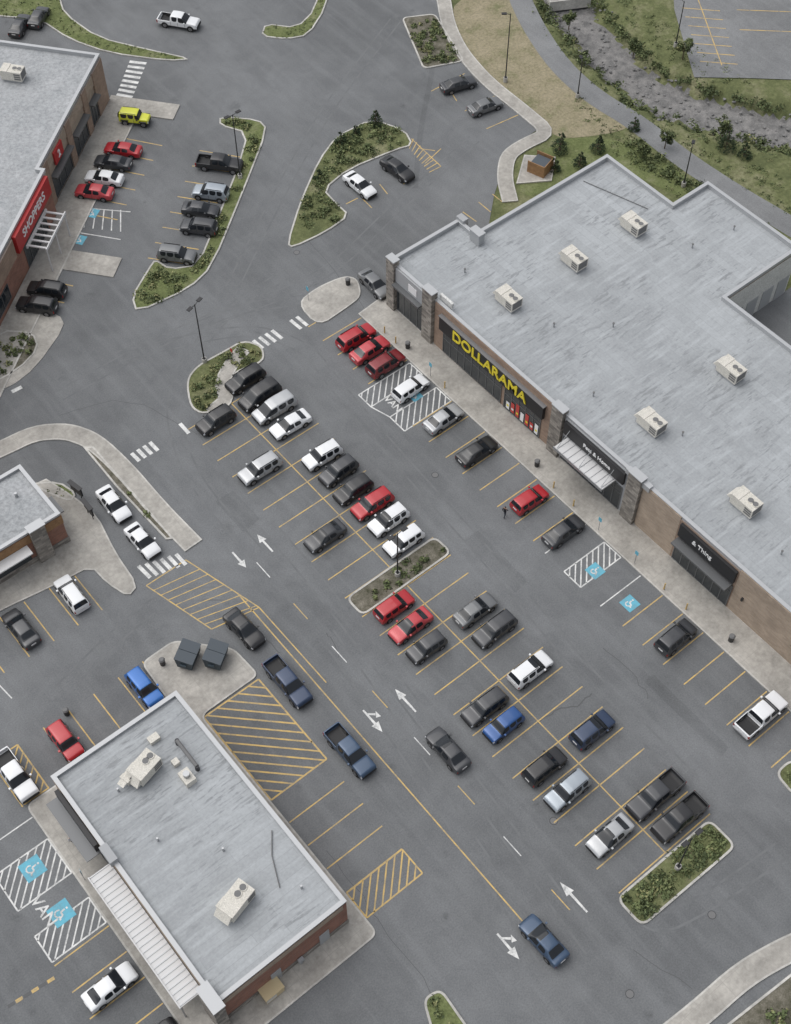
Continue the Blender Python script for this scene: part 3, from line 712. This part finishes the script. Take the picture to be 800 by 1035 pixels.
for i in range(7): b.box(1.3,3.8,2.6+i*.95,2.85+i*.95,3.55,3.7,'framew')
b.box(3.7,3.85,2.4,8.8,3.45,3.8,'framew');b.box(1.3,1.5,2.4,8.8,3.4,3.8,'framew')
for y in (2.6,5.5,8.6): b.cyl((3.7,y,0.1),(3.7,y,3.5),.09,'framew',8)
b.make('facade',E)
F2=lambda x,y,z:Matrix(((0,0,1,x),(1,0,0,y),(0,1,0,z),(0,0,0,1)))
textmesh('sign_letters','SHOPPERS',1.5,'letw',E,F2(1.33,6,5.4),.03,bold=.02);textmesh('sign_letters','2',1.4,'letw',E,F2(.37,17,5.1),.03,bold=.03)
hvac(-9,27.5,6.51,0,E);hvac(-9,8,6.51,0,E);hvac(-20,18,6.51,0,E)
b=MB();b.box(.9,4.6,-40,1,-.02,.13,'conc');b.box(.9,4.6,1,12,-.02,.129,'conc');b.box(.1,4.6,12,34.5,-.02,.13,'conc');b.box(4.6,9.5,31.5,34.5,-.02,.13,'conc');b.box(4.6,11,3.1,6.3,-.02,.12,'conc')
b.box(4.55,4.75,-40,31.4,-.02,.14,'kerb');b.make('storefront_sidewalk',None,(gx,gy,0),rz)
# ---------------------------------------------------------------- cars
def ringpts(w,zb,belt,top,wt,cab,bed=False):
    if bed: return [(w-.1,zb),(w,zb+.14),(w+.01,.62),(w-.02,belt),(w-.1,belt),(w-.13,.66),(0,.66)]
    if cab: return [(w-.1,zb),(w,zb+.14),(w+.01,.60),(w-.03,belt),(wt,top-.07),(wt*.86,top-.005),(0,top+.025)]
    return [(w-.1,zb),(w,zb+.14),(w+.01,.60 if belt>.66 else belt-.08),(w-.04,belt),(wt,top-.01),(wt*.6,top+.01),(0,top+.02)]
def sedan():
    S=[(-2.36,.74,.62,.64,.64,0),(-2.33,.84,.90,.95,.70,0),(-2.2,.88,.97,1.03,.72,0),(-1.78,.90,.98,1.05,.72,0),(-1.12,.91,.96,1.38,.62,1),(-.95,.915,.955,1.42,.63,1),(-.12,.915,.945,1.455,.64,1),(-.04,.915,.945,1.455,.64,1),(.34,.915,.93,1.42,.62,1),(1.12,.905,.92,.985,.72,0),(1.75,.89,.87,.93,.66,0),(2.15,.86,.78,.82,.62,0),(2.33,.76,.62,.64,.56,0)]
    T=['b','b','b','rg','p','sg','p','sg','ws','h','h','f'];return S,T,4.7,.17,((-1.38),(1.42)),.33
def suv():
    S=[(-2.28,.78,.62,.64,.68,0),(-2.26,.86,.95,1.0,.76,0),(-2.22,.88,1.02,1.10,.76,0),(-1.96,.90,1.03,1.60,.68,1),(-1.78,.91,1.03,1.65,.70,1),(-1.05,.92,1.02,1.68,.71,1),(-.97,.92,1.02,1.68,.71,1),(-.1,.92,1.01,1.69,.71,1),(-.02,.92,1.01,1.69,.71,1),(.48,.92,1.0,1.63,.68,1),(1.12,.91,.99,1.08,.76,0),(1.7,.90,.97,1.03,.74,0),(2.1,.88,.90,.94,.68,0),(2.27,.80,.70,.72,.6,0)]
    T=['b','b','rg','p','sg','p','sg','p','sg','ws','h','h','f'];return S,T,4.6,.24,(-1.38,1.4),.36
def van():
    S=[(-2.50,.80,.62,.64,.70,0),(-2.48,.90,.95,1.0,.80,0),(-2.45,.93,1.05,1.12,.80,0),(-2.25,.95,1.06,1.66,.72,1),(-2.1,.96,1.06,1.72,.74,1),(-1.2,.97,1.05,1.76,.76,1),(-1.1,.97,1.05,1.76,.76,1),(-.05,.97,1.03,1.76,.76,1),(.05,.97,1.03,1.76,.76,1),(.75,.96,1.0,1.66,.72,1),(1.65,.94,.96,1.04,.78,0),(2.05,.93,.92,.98,.72,0),(2.35,.9,.82,.86,.66,0),(2.5,.80,.66,.68,.6,0)]
    T=['b','b','rg','p','sg','p','sg','p','sg','ws','h','h','f'];return S,T,5.0,.2,(-1.5,1.6),.35
def pickup():
    S=[(-2.88,.92,1.10,1.12,.80,0),(-2.82,.95,1.12,1.13,.83,0),(-2.74,.95,1.12,1.13,.83,0),(-2.72,.95,1.12,0,0,2),(-1.0,.96,1.12,0,0,2),(-.98,.96,1.12,1.14,.82,0),(-.9,.96,1.14,1.80,.72,1),(-.75,.96,1.14,1.84,.74,1),(.1,.96,1.13,1.86,.75,1),(.18,.96,1.13,1.86,.75,1),(.75,.96,1.12,1.80,.73,1),(1.4,.95,1.11,1.20,.82,0),(2.2,.94,1.09,1.16,.80,0),(2.7,.93,1.04,1.09,.76,0),(2.85,.88,.80,.82,.7,0)]
    T=['b','b','b','bed','b','rg','p','sg','p','sg','ws','h','h','f'];return S,T,5.75,.32,(-1.75,1.9),.40
def hatch_car():
    S,T,L,g,w,r=suv();S=[(x*.92,a*.965,bl*.93,tp*.9,wt*.95,c) for x,a,bl,tp,wt,c in S];return S,T,4.2,.18,(-1.28,1.28),.32
def jeep():
    S=[(-1.98,.78,.7,.72,.7,0),(-1.97,.80,1.1,1.14,.74,0),(-1.95,.80,1.12,1.16,.76,0),(-1.85,.80,1.12,1.78,.70,1),(-1.7,.80,1.12,1.82,.71,1),(-.85,.80,1.12,1.84,.72,1),(-.75,.80,1.12,1.84,.72,1),(0.05,.80,1.12,1.84,.72,1),(.15,.80,1.12,1.84,.72,1),(.5,.80,1.12,1.80,.71,1),(.75,.80,1.10,1.16,.70,0),(1.3,.74,1.08,1.14,.62,0),(1.8,.70,1.04,1.08,.58,0),(1.88,.66,.8,.82,.54,0)]
    T=['b','b','rg','p','sg','p','sg','p','sg','ws','h','h','f'];return S,T,4.0,.4,(-1.2,1.2),.40
CM=['cglass','tyre','rim','trim','hl','tl','plate']
def build_car(kind,sunroof=False):
    S,T,L,gc,wh,wr=dict(sedan=sedan,suv=suv,van=van,pickup=pickup,hatch=hatch_car,jeep=jeep)[kind]()
    bm=bmesh.new();rows=[]
    for (x,w,belt,top,wt,cab) in S:
        r=ringpts(w,gc+.05,belt,top,wt,cab==1,cab==2)
        half=[(x,y,z) for y,z in r];oth=[(x,-y,z) for y,z in r[:-1]][::-1]
        rows.append([bm.verts.new(p) for p in half+oth])
    n=len(rows[0])
    for i in range(len(rows)-1):
        t=T[i]
        for j in range(n-1):
            f=bm.faces.new((rows[i][j],rows[i][j+1],rows[i+1][j+1],rows[i+1][j]))
            jj=min(j,n-2-j);k=0
            if jj==0: k=4
            if jj==3 and t in('sg','ws'): k=1
            if jj in(4,5) and t in('ws','rg'): k=1
            if t=='bed' and jj in(4,5): k=4
            if t=='f' and jj==2: k=5
            if i==0 and jj==2 : k=6
            if kind in('suv','van','jeep','pickup') and i==1 and jj==2: k=6
            if sunroof and jj==5 and t=='sg' and i==T.index('ws')-1: k=1
            f.material_index=k
        f=bm.faces.new((rows[i][0],rows[i+1][0],rows[i+1][-1],rows[i][-1]));f.material_index=4
    f=bm.faces.new(rows[0]);f.material_index=0
    f=bm.faces.new(rows[-1][::-1]);f.material_index=4
    bmesh.ops.recalc_face_normals(bm,faces=bm.faces)
    cl=bm.edges.layers.float.new('crease_edge')
    for e in bm.edges:
        if len(e.link_faces)==2:
            a,c=e.link_faces
            if a.material_index!=c.material_index: e[cl]=.9
            elif a.normal.angle(c.normal,0)>.8: e[cl]=.6
            elif a.normal.angle(c.normal,0)>.35: e[cl]=.3
    SL=[CP['white']]+[M[k] for k in CM]
    me=bpy.data.meshes.new('t');bm.to_mesh(me);bm.free()
    for m in SL: me.materials.append(m)
    o=bpy.data.objects.new('t',me);COL.objects.link(o);md=o.modifiers.new('s','SUBSURF');md.levels=2;md.render_levels=2
    dg=bpy.context.evaluated_depsgraph_get();m2=bpy.data.meshes.new_from_object(o.evaluated_get(dg));bpy.data.objects.remove(o)
    for p in m2.polygons: p.use_smooth=True
    W=max(s[1] for s in S)
    b=MB();b.mats=list(SL)
    for x in wh:
        for s in (-1,1):
            y=s*(W-.0)
            b.cyl((x,y-s*.25,wr),(x,y+s*.022,wr),wr+.075,'trim',20)
            b.cyl((x,y-s*.2,wr),(x,y+s*.04,wr),wr,'tyre',20)
            b.cyl((x,y,wr),(x,y+s*.05,wr),wr*.62,'rim',12)
            for q in range(5):
                an=q*1.2566;b.cyl((x+math.cos(an)*wr*.35,y,wr+math.sin(an)*wr*.35),(x+math.cos(an)*wr*.35,y+s*.056,wr+math.sin(an)*wr*.35),wr*.12,'trim',6)
    ws=T.index('ws');xm=S[ws+1][0]-.28;zm=S[ws+1][2]+.07
    for s in (-1,1): b.box(xm-.08,xm+.1,s*(W+.03),s*(W+.2),zm-.06,zm+.09,CP['white'] if kind!='jeep' else 'trim')
    xr=S[0][0];xf=S[-1][0]
    b.box(xr-.03,xr+.05,-.26,.26,.62+gc*.3,.76+gc*.3,'plate')
    b.box(xf-.02,xf+.02,-.45,.45,.42+gc*.3,.56+gc*.3,'trim')
    if kind in('suv','jeep'):
        for s in (-1,1): b.box(-1.65,.35,s*.63,s*.67,1.66 if kind=='suv' else 1.85,1.73 if kind=='suv' else 1.88,'trim')
        if kind=='jeep':
            b.cyl((-2.0,0,1.0),(-2.22,0,1.0),.38,'tyre',16)
            for x in wh:
                for s in (-1,1): b.box(x-.5,x+.5,s*.78,s*.97,.82,.90,'trim')
    if kind=='pickup':
        for s in (-1,1): b.box(-2.9,-2.82,s*.8,s*.93,.75,1.05,'tl')
        b.box(-2.98,-2.85,-.9,.9,.45,.58,'rim')
    for s in (-1,1):
        for x in ((.9,.0,-.95) if kind!='pickup' else (1.15,.15,-.85)):
            b.box(x-.012,x+.012,s*(W+.004),s*(W+.014),gc+.25,S[ws][2]-.04,'trim')
    om=bpy.data.meshes.new('p');om.from_pydata(b.v,[],b.f)
    for m in b.mats: om.materials.append(m)
    om.polygons.foreach_set('material_index',b.m);om.update()
    bm=bmesh.new();bm.from_mesh(m2);bm.from_mesh(om)
    out=bpy.data.meshes.new('vehicle_'+kind)
    for m in SL: out.materials.append(m)
    bm.to_mesh(out);bm.free()
    return out
CAR={}
for kk in ('sedan','suv','van','pickup','hatch','jeep'): CAR[kk,0]=build_car(kk)
CAR['sedan',1]=build_car('sedan',True);CAR['suv',1]=build_car('suv',True)
NM=dict(sedan='parked_sedan',suv='parked_suv',van='parked_minivan',pickup='pickup_truck',hatch='parked_hatchback',jeep='parked_offroad_car')
def car(kind,col,x,y,ang,name=None,s=1.,sr=None):
    sr=(random.random()<.25) if sr is None else sr
    me=CAR[kind,1 if (kind,1) in CAR and sr else 0]
    o=bpy.data.objects.new(name or NM[kind],me);COL.objects.link(o)
    o.material_slots[0].link='OBJECT';o.material_slots[0].material=CP[col]
    o.location=(x,y,.022);o.rotation_euler[2]=ang+random.gauss(0,.018);k=s*random.uniform(.95,1.05);o.scale=(k,s*random.uniform(.98,1.03),s*random.uniform(.96,1.05));return o
def snapcol(lst,X,ang,ph=PH,tol=None,jit=.25):
    for t in lst:
        kind,col,u,v=t[:4];x,y=G(u,v,.75);y=ph+round((y-ph)/SW)*SW
        a=ang+(math.pi if len(t)>4 and t[4] else 0)
        car(kind,col,X+random.uniform(-jit,jit)+(t[5] if len(t)>5 else 0),y+random.gauss(0,.1),a)
snapcol([('suv','black',255,381),('van','black',271,396),('van','silver',290,408),('sedan','white',309,423),('suv','white',332,459),('suv','dark',349,474),('hatch','black',359,494),('suv','red',378,509),('suv','white',393,528),('hatch','white',415,543),
 ('sedan','grey',480,620,1),('suv','dark',492,641),('suv','white',540,675,1),('suv','navy',600,738,1),('pickup','dark',672,799),('pickup','black',686,830)],-1.6,math.pi)
snapcol([('suv','black',227,423,1),('suv','silver',270,472,1),('sedan','dark',333,538,1),('hatch','red',400,613),('sedan','coral',413,635,1),('hatch','dark',433,654,1),('suv','dark',492,712,1),('hatch','deepblue',510,733,1),('suv','black',554,777),('suv','paleblue',568,803,1),('sedan','silver',611,848,1)],-7.6,0)
def pcar(kind,col,u,v,dx,dy,**k):
    p=G(u,v,.75);q=G(u+dx,v+dy,.75);return car(kind,col,p[0],p[1],math.atan2(q[1]-p[1],q[0]-p[0]),**k)
def wcar(kind,col,u,v,ang,X=None,Y_=None,**k):
    x,y=G(u,v,.75);return car(kind,col,X if X is not None else x,Y_ if Y_ is not None else y,ang,**k)
for kind,col,u,v in (('suv','red',364,338),('sedan','coral',374,353),('suv','maroon',392,366),('hatch','white',419,389),('sedan','silver',452,420),('sedan','black',484,454),('hatch','red',542,500),('sedan','dark',572,535),('suv','dark',686,642),('pickup','white',770,722)):
    wcar(kind,col,u,v,0,X=11.6+random.uniform(-.2,.2))
wcar('sedan','black',247,635,-U,name='driving_sedan');wcar('pickup','navy',291,689,-U,name='driving_pickup');wcar('pickup','steelblue',354,759,-U,name='driving_pickup')
wcar('sedan','dark',453,757,U,name='driving_sedan');wcar('sedan','steelblue',550,950,U,name='driving_sedan')
pcar('sedan','white',115,509,12,14,name='driving_sedan',sr=False);pcar('sedan','white',144,546,12,13,name='driving_sedan',sr=False)
wcar('suv','white',73,601,U,Y_=12.4);wcar('sedan','dark',22,636,U,Y_=12.2)
wcar('hatch','blue',148,697,-U,Y_=-.8);wcar('hatch','red',67,750,-U,Y_=-.8);wcar('pickup','white',17,786,-U,Y_=-.9)
wcar('sedan','white',111,997,0,X=-48.6,sr=False);wcar('sedan','black',172,1040,0,X=-48.3)
UA=rz
for kind,col,u,v,f in (('jeep','lime',137,119,0),('sedan','red',124,150,1),('sedan','dark',114,163,1),('sedan','white',105,179,1),('sedan','coral',95,193,1),('suv','black',47,292,1),('suv','black',37,308,1),
  ('pickup','black',222,165,0),('suv','paleblue',213,194,1),('sedan','dark',203,211,0),('suv','dark',201,229,1),('suv','grey',179,257,0)):
    x,y=G(u,v,.75);car(kind,col,x,y,UA+.02+(math.pi if f else 0),sr=False)
pcar('pickup','white',181,21,30,5);pcar('sedan','dark',20,24,7,-12);pcar('sedan','dark',39,16,7,-12)
pcar('sedan','white',364,186,17,14,sr=False);pcar('sedan','black',402,170,17,13)
pcar('sedan','dark',464,84,26,-7);pcar('sedan','grey',491,106,26,-9);pcar('sedan','grey',379,286,14,15,sr=False)
# ---------------------------------------------------------------- lamps
def lamp(u,v,h=9.,ang=0.,dbl=False,small=False):
    x,y=G(u,v);b=MB()
    b.cyl((0,0,-.02),(0,0,.65),.28,'kerb',16);b.box(-.17,.17,-.17,.17,.65,.70,'pole')
    b.cyl((0,0,.7),(0,0,h),.085,'pole',8,.055)
    for s in ((1,-1) if dbl else (1,)):
        b.cyl((0,0,h-.15),(s*.55,0,h+.02),.04,'pole',6)
        b.box(s*.5,s*1.15,-.2,.2,h-.03,h+.08,'pole');b.box(s*.6,s*1.1,-.15,.15,h-.045,h-.031,'lens')
    b.make('street_lamp',None,(x,y,0),ang)
lamp(207,366,9.3,.3,True);lamp(243,180,9.8,0,True);lamp(511,82,10.3,2.5);lamp(584,98,5.6,1.);lamp(691,188,6.2,.6);lamp(683,47,7,1.5)
lamp(402,582,7.6,0,True);lamp(685,878,7.2,0,True)
# ---------------------------------------------------------------- bins and street furniture
def dumpster(x,y,rz):
    b=MB()
    b.add([(-.9,-.65,.25),(.9,-.65,.25),(.9,.55,.25),(-.9,.55,.25),(-.95,-.8,1.35),(.95,-.8,1.35),(.95,.65,1.6),(-.95,.65,1.6)],[(0,3,2,1),(4,5,6,7),(0,1,5,4),(1,2,6,5),(2,3,7,6),(3,0,4,7)],'bin')
    M4=Matrix.Translation((0,-.075,1.49))@Matrix.Rotation(math.atan2(.25,1.45),4,'X')
    b.box(-.98,-.02,-.78,.76,.0,.06,'binlid',M4);b.box(.02,.98,-.78,.76,.0,.06,'binlid',M4)
    for s in (-1,1): b.box(s*.95,s*1.1,-.3,.2,.9,1.05,'bin')
    for a in (-.7,.7):
        for c in (-.5,.4): b.cyl((a-.04,c,.1),(a+.04,c,.1),.1,'tyre',10)
    o=b.make('dumpster',None,(x,y,.137),rz);o.scale=(1.22,1.22,1.15)
for u,v in ((191,668),(219,668)): dumpster(*G(u,v),.6)
b=MB();b.box(-1.2,1.2,-1.2,-1.1,0,1.7,'wood');b.box(-1.2,-1.1,-1.09,1.2,0,1.7,'wood');b.box(1.1,1.2,-1.09,1.2,0,1.7,'wood');b.box(-.9,.9,-.9,.9,0,1.3,'bin');b.box(-.95,.95,-.95,.95,1.3,1.38,'binlid')
b.make('bin_enclosure',None,(*G(546,172),.135),.3)
def litter(x,y,z=.13):
    b=MB();b.cyl((0,0,0),(0,0,.85),.26,'pole',12,.3);b.cyl((0,0,.85),(0,0,1.0),.32,'hvacd',12,.2);b.make('litter_bin',None,(x,y,z))
litter(15.6,-32.2);litter(15.4,-4.8);litter(*G(352,288));litter(15.4,16.6);litter(*G(165,672));litter(*G(68,722),0)
for y in (20.,18.,9.5,-8.,-11.,-24,-27):
    b=MB();b.cyl((0,0,0),(0,0,1.),.08,'yel',8);b.cyl((0,0,1.),(0,0,1.04),.06,'yel',8);b.make('bollard',None,(14.8,y,.13))
def signpost(x,y,z=.13,m='blu',rz=0):
    b=MB();b.cyl((0,0,0),(0,0,2.2),.035,'steel',6);b.box(-.05,-.04,-.22,.22,1.6,2.2,m);b.make('parking_sign',None,(x,y,z),rz)
signpost(14.7,11.8);signpost(14.7,-14.8);signpost(14.7,-20.);signpost(-45.4,-12.9,.13,'blu',3.1);signpost(*G(312,304));signpost(*G(236,366),.13,'signred')
def person(x,y,z,ang,shirt,pants,stride=.25):
    P={'pel':(0,0,.93),'che':(0,0,1.32),'nk':(0.01,0,1.48),'hd':(.03,0,1.62),'ht':(.03,0,1.72)}
    V=[P['pel'],P['che'],P['nk'],P['hd'],P['ht']];R=[.15,.16,.06,.095,.085];Ed=[(0,1),(1,2),(2,3),(3,4)]
    def ch(root,pts,rs):
        p=root
        for q,r in zip(pts,rs): V.append(q);R.append(r);Ed.append((p,len(V)-1));p=len(V)-1
    for s in (-1,1):
        d=s*stride
        ch(0,[(0,s*.1,.86),(d*.5+.04,s*.1,.48),(d-.02,s*.1,.09),(d+.14,s*.11,.04)],[.10,.065,.045,.04])
        ch(1,[(0,s*.19,1.42),(-d*.35,s*.25,1.14),(-d*.6+.1,s*.24,.93),(-d*.7+.14,s*.23,.85)],[.065,.045,.033,.035])
    me=bpy.data.meshes.new('pedestrian');me.from_pydata(V,Ed,[]);o=bpy.data.objects.new('pedestrian',me);COL.objects.link(o)
    o.modifiers.new('k','SKIN');sv=me.skin_vertices[0].data
    for i,r in enumerate(R): sv[i].radius=(r,r*1.0)
    sv[0].use_root=True;o.modifiers.new('s','SUBSURF').levels=1
    dg=bpy.context.evaluated_depsgraph_get();m2=bpy.data.meshes.new_from_object(o.evaluated_get(dg));bpy.data.objects.remove(o)
    for n_,c in (('skin',(.45,.27,.19)),('shirt',shirt),('pants',pants),('hair',(.04,.025,.015))): m2.materials.append(mat('person_'+n_,c,.8))
    for p in m2.polygons:
        c=p.center;p.use_smooth=True
        p.material_index=2 if c.z<.93 and abs(c.y)<.2 else (1 if c.z<1.46 and c.z>.93 else (0 if c.z<1.6 or (c.x>.08 and c.z<1.7) else 3))
        if c.z<.93 and abs(c.y)>=.2: p.material_index=0
        if c.z<.09: p.material_index=3
    o=bpy.data.objects.new('pedestrian',m2);COL.objects.link(o);o.location=(x,y,z);o.rotation_euler[2]=ang
person(*G(510,522),0,.3,(.02,.02,.025),(.02,.025,.04))
person(-44.4,-9.5,.13,1.4,(.45,.45,.47),(.03,.035,.06))
# ---------------------------------------------------------------- trees
def conifer(u,v,h=2.8,r=1.1):
    x,y=G(u,v);e=empty('pine_tree',(x,y,.05));b=MB();b.cyl((0,0,0),(0,0,h*.95),.07*h/3+.02,'bark',7,.01)
    C=[];R=[]
    for i in range(int(9*h/2.5)):
        t=i/(9*h/2.5);z=h*(.1+.85*t);rr=r*(1-t)**.8
        for k in range(max(2,int(7*(1-t)))):
            a=random.random()*6.28;q=(math.cos(a)*rr*.7,math.sin(a)*rr*.7,z-.1);C.append(q);R.append(max(.12,rr*.38));b.cyl((0,0,z),q,.02,'bark',4,.008)
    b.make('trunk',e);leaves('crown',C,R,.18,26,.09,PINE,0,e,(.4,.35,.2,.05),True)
def decid(u,v,h=3.5,r=1.3,name='small_tree'):
    x,y=G(u,v);e=empty(name,(x,y,.05));b=MB();b.cyl((0,0,0),(0,0,h*.6),.08,'bark',7,.045);C=[];R=[]
    for i in range(16):
        a=random.random()*6.28;q=(math.cos(a)*r*random.uniform(.2,.85),math.sin(a)*r*random.uniform(.2,.85),h*random.uniform(.5,.95));C.append(q);R.append(r*random.uniform(.25,.42))
        b.cyl((0,0,h*random.uniform(.3,.6)),q,.03,'bark',5,.01)
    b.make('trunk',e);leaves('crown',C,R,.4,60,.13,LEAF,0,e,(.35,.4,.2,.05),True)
for u,v,h in ((345,146,2.4),(380,126,2.6),(566,152,3.2),(586,168,2.6),(604,152,2.8),(734,150,3.4),(752,158,2.6),(560,172,2.4),(322,180,1.8),(360,136,1.8),(641,130,2.2)): conifer(u,v,h,h*.42)
for u,v,h in ((640,58,3.),(730,140,3.),(575,30,2.6),(650,160,2.2),(672,150,2.4),(690,60,3.)): decid(u,v,h,h*.4)
hd=GP([(560,185),(600,168),(640,150),(680,185),(720,215),(770,245)])
hc=[tuple(Vector(hd[2]).lerp(Vector(hd[5]),t/40)+Vector((random.gauss(0,.8),random.gauss(0,.8)))) for t in range(40)]
leaves('shrub_row',hc,.8,.8,50,.18,LEAF,-.03,None,(.45,.35,.18,.02))
tf=scatter(GP([(540,0),(640,0),(800,110),(800,240),(690,200),(600,140),(560,60)]),.8)
tf=tf[cdist(tf[:,0],tf[:,1])>5.5]
pp=inpoly(ccw(pathp),tf[:,0],tf[:,1]);tf=tf[~pp]
leaves('meadow_grass',tf,.5,.18,14,.12,LEAF,-.05,None,(.2,.45,.3,.05))
# ---------------------------------------------------------------- light & camera
w=bpy.data.worlds.new('World');scene.world=w;w.use_nodes=True;nt=w.node_tree;bg=nt.nodes['Background']
sky=nt.nodes.new('ShaderNodeTexSky');sky.sky_type='NISHITA';sky.sun_disc=False
EL=math.radians(62);AZ=math.radians(-30)
sky.sun_elevation=EL;sky.sun_rotation=AZ;sky.air_density=1.;sky.dust_density=3.;sky.ozone_density=1.
hs=nt.nodes.new('ShaderNodeHueSaturation');hs.inputs['Saturation'].default_value=.25
nt.links.new(sky.outputs[0],hs.inputs['Color']);nt.links.new(hs.outputs[0],bg.inputs[0]);bg.inputs[1].default_value=.15
L=bpy.data.lights.new('sun','SUN');L.energy=1.35;L.angle=math.radians(75);L.color=(1,.98,.95)
so=bpy.data.objects.new('sun',L);COL.objects.link(so)
d=Vector((math.sin(AZ)*math.cos(EL),math.cos(AZ)*math.cos(EL),math.sin(EL)));so.rotation_euler=d.to_track_quat('Z','Y').to_euler()
c=bpy.data.cameras.new('camera');o=bpy.data.objects.new('camera',c);COL.objects.link(o);scene.camera=o
o.location=(OX,OY,H);o.rotation_euler=(math.radians(34.7),0,-A);c.sensor_fit='HORIZONTAL';c.sensor_width=36;c.lens=36*FL/800;c.clip_end=6000
scene.view_settings.view_transform='Standard';scene.view_settings.look='None';scene.view_settings.exposure=0
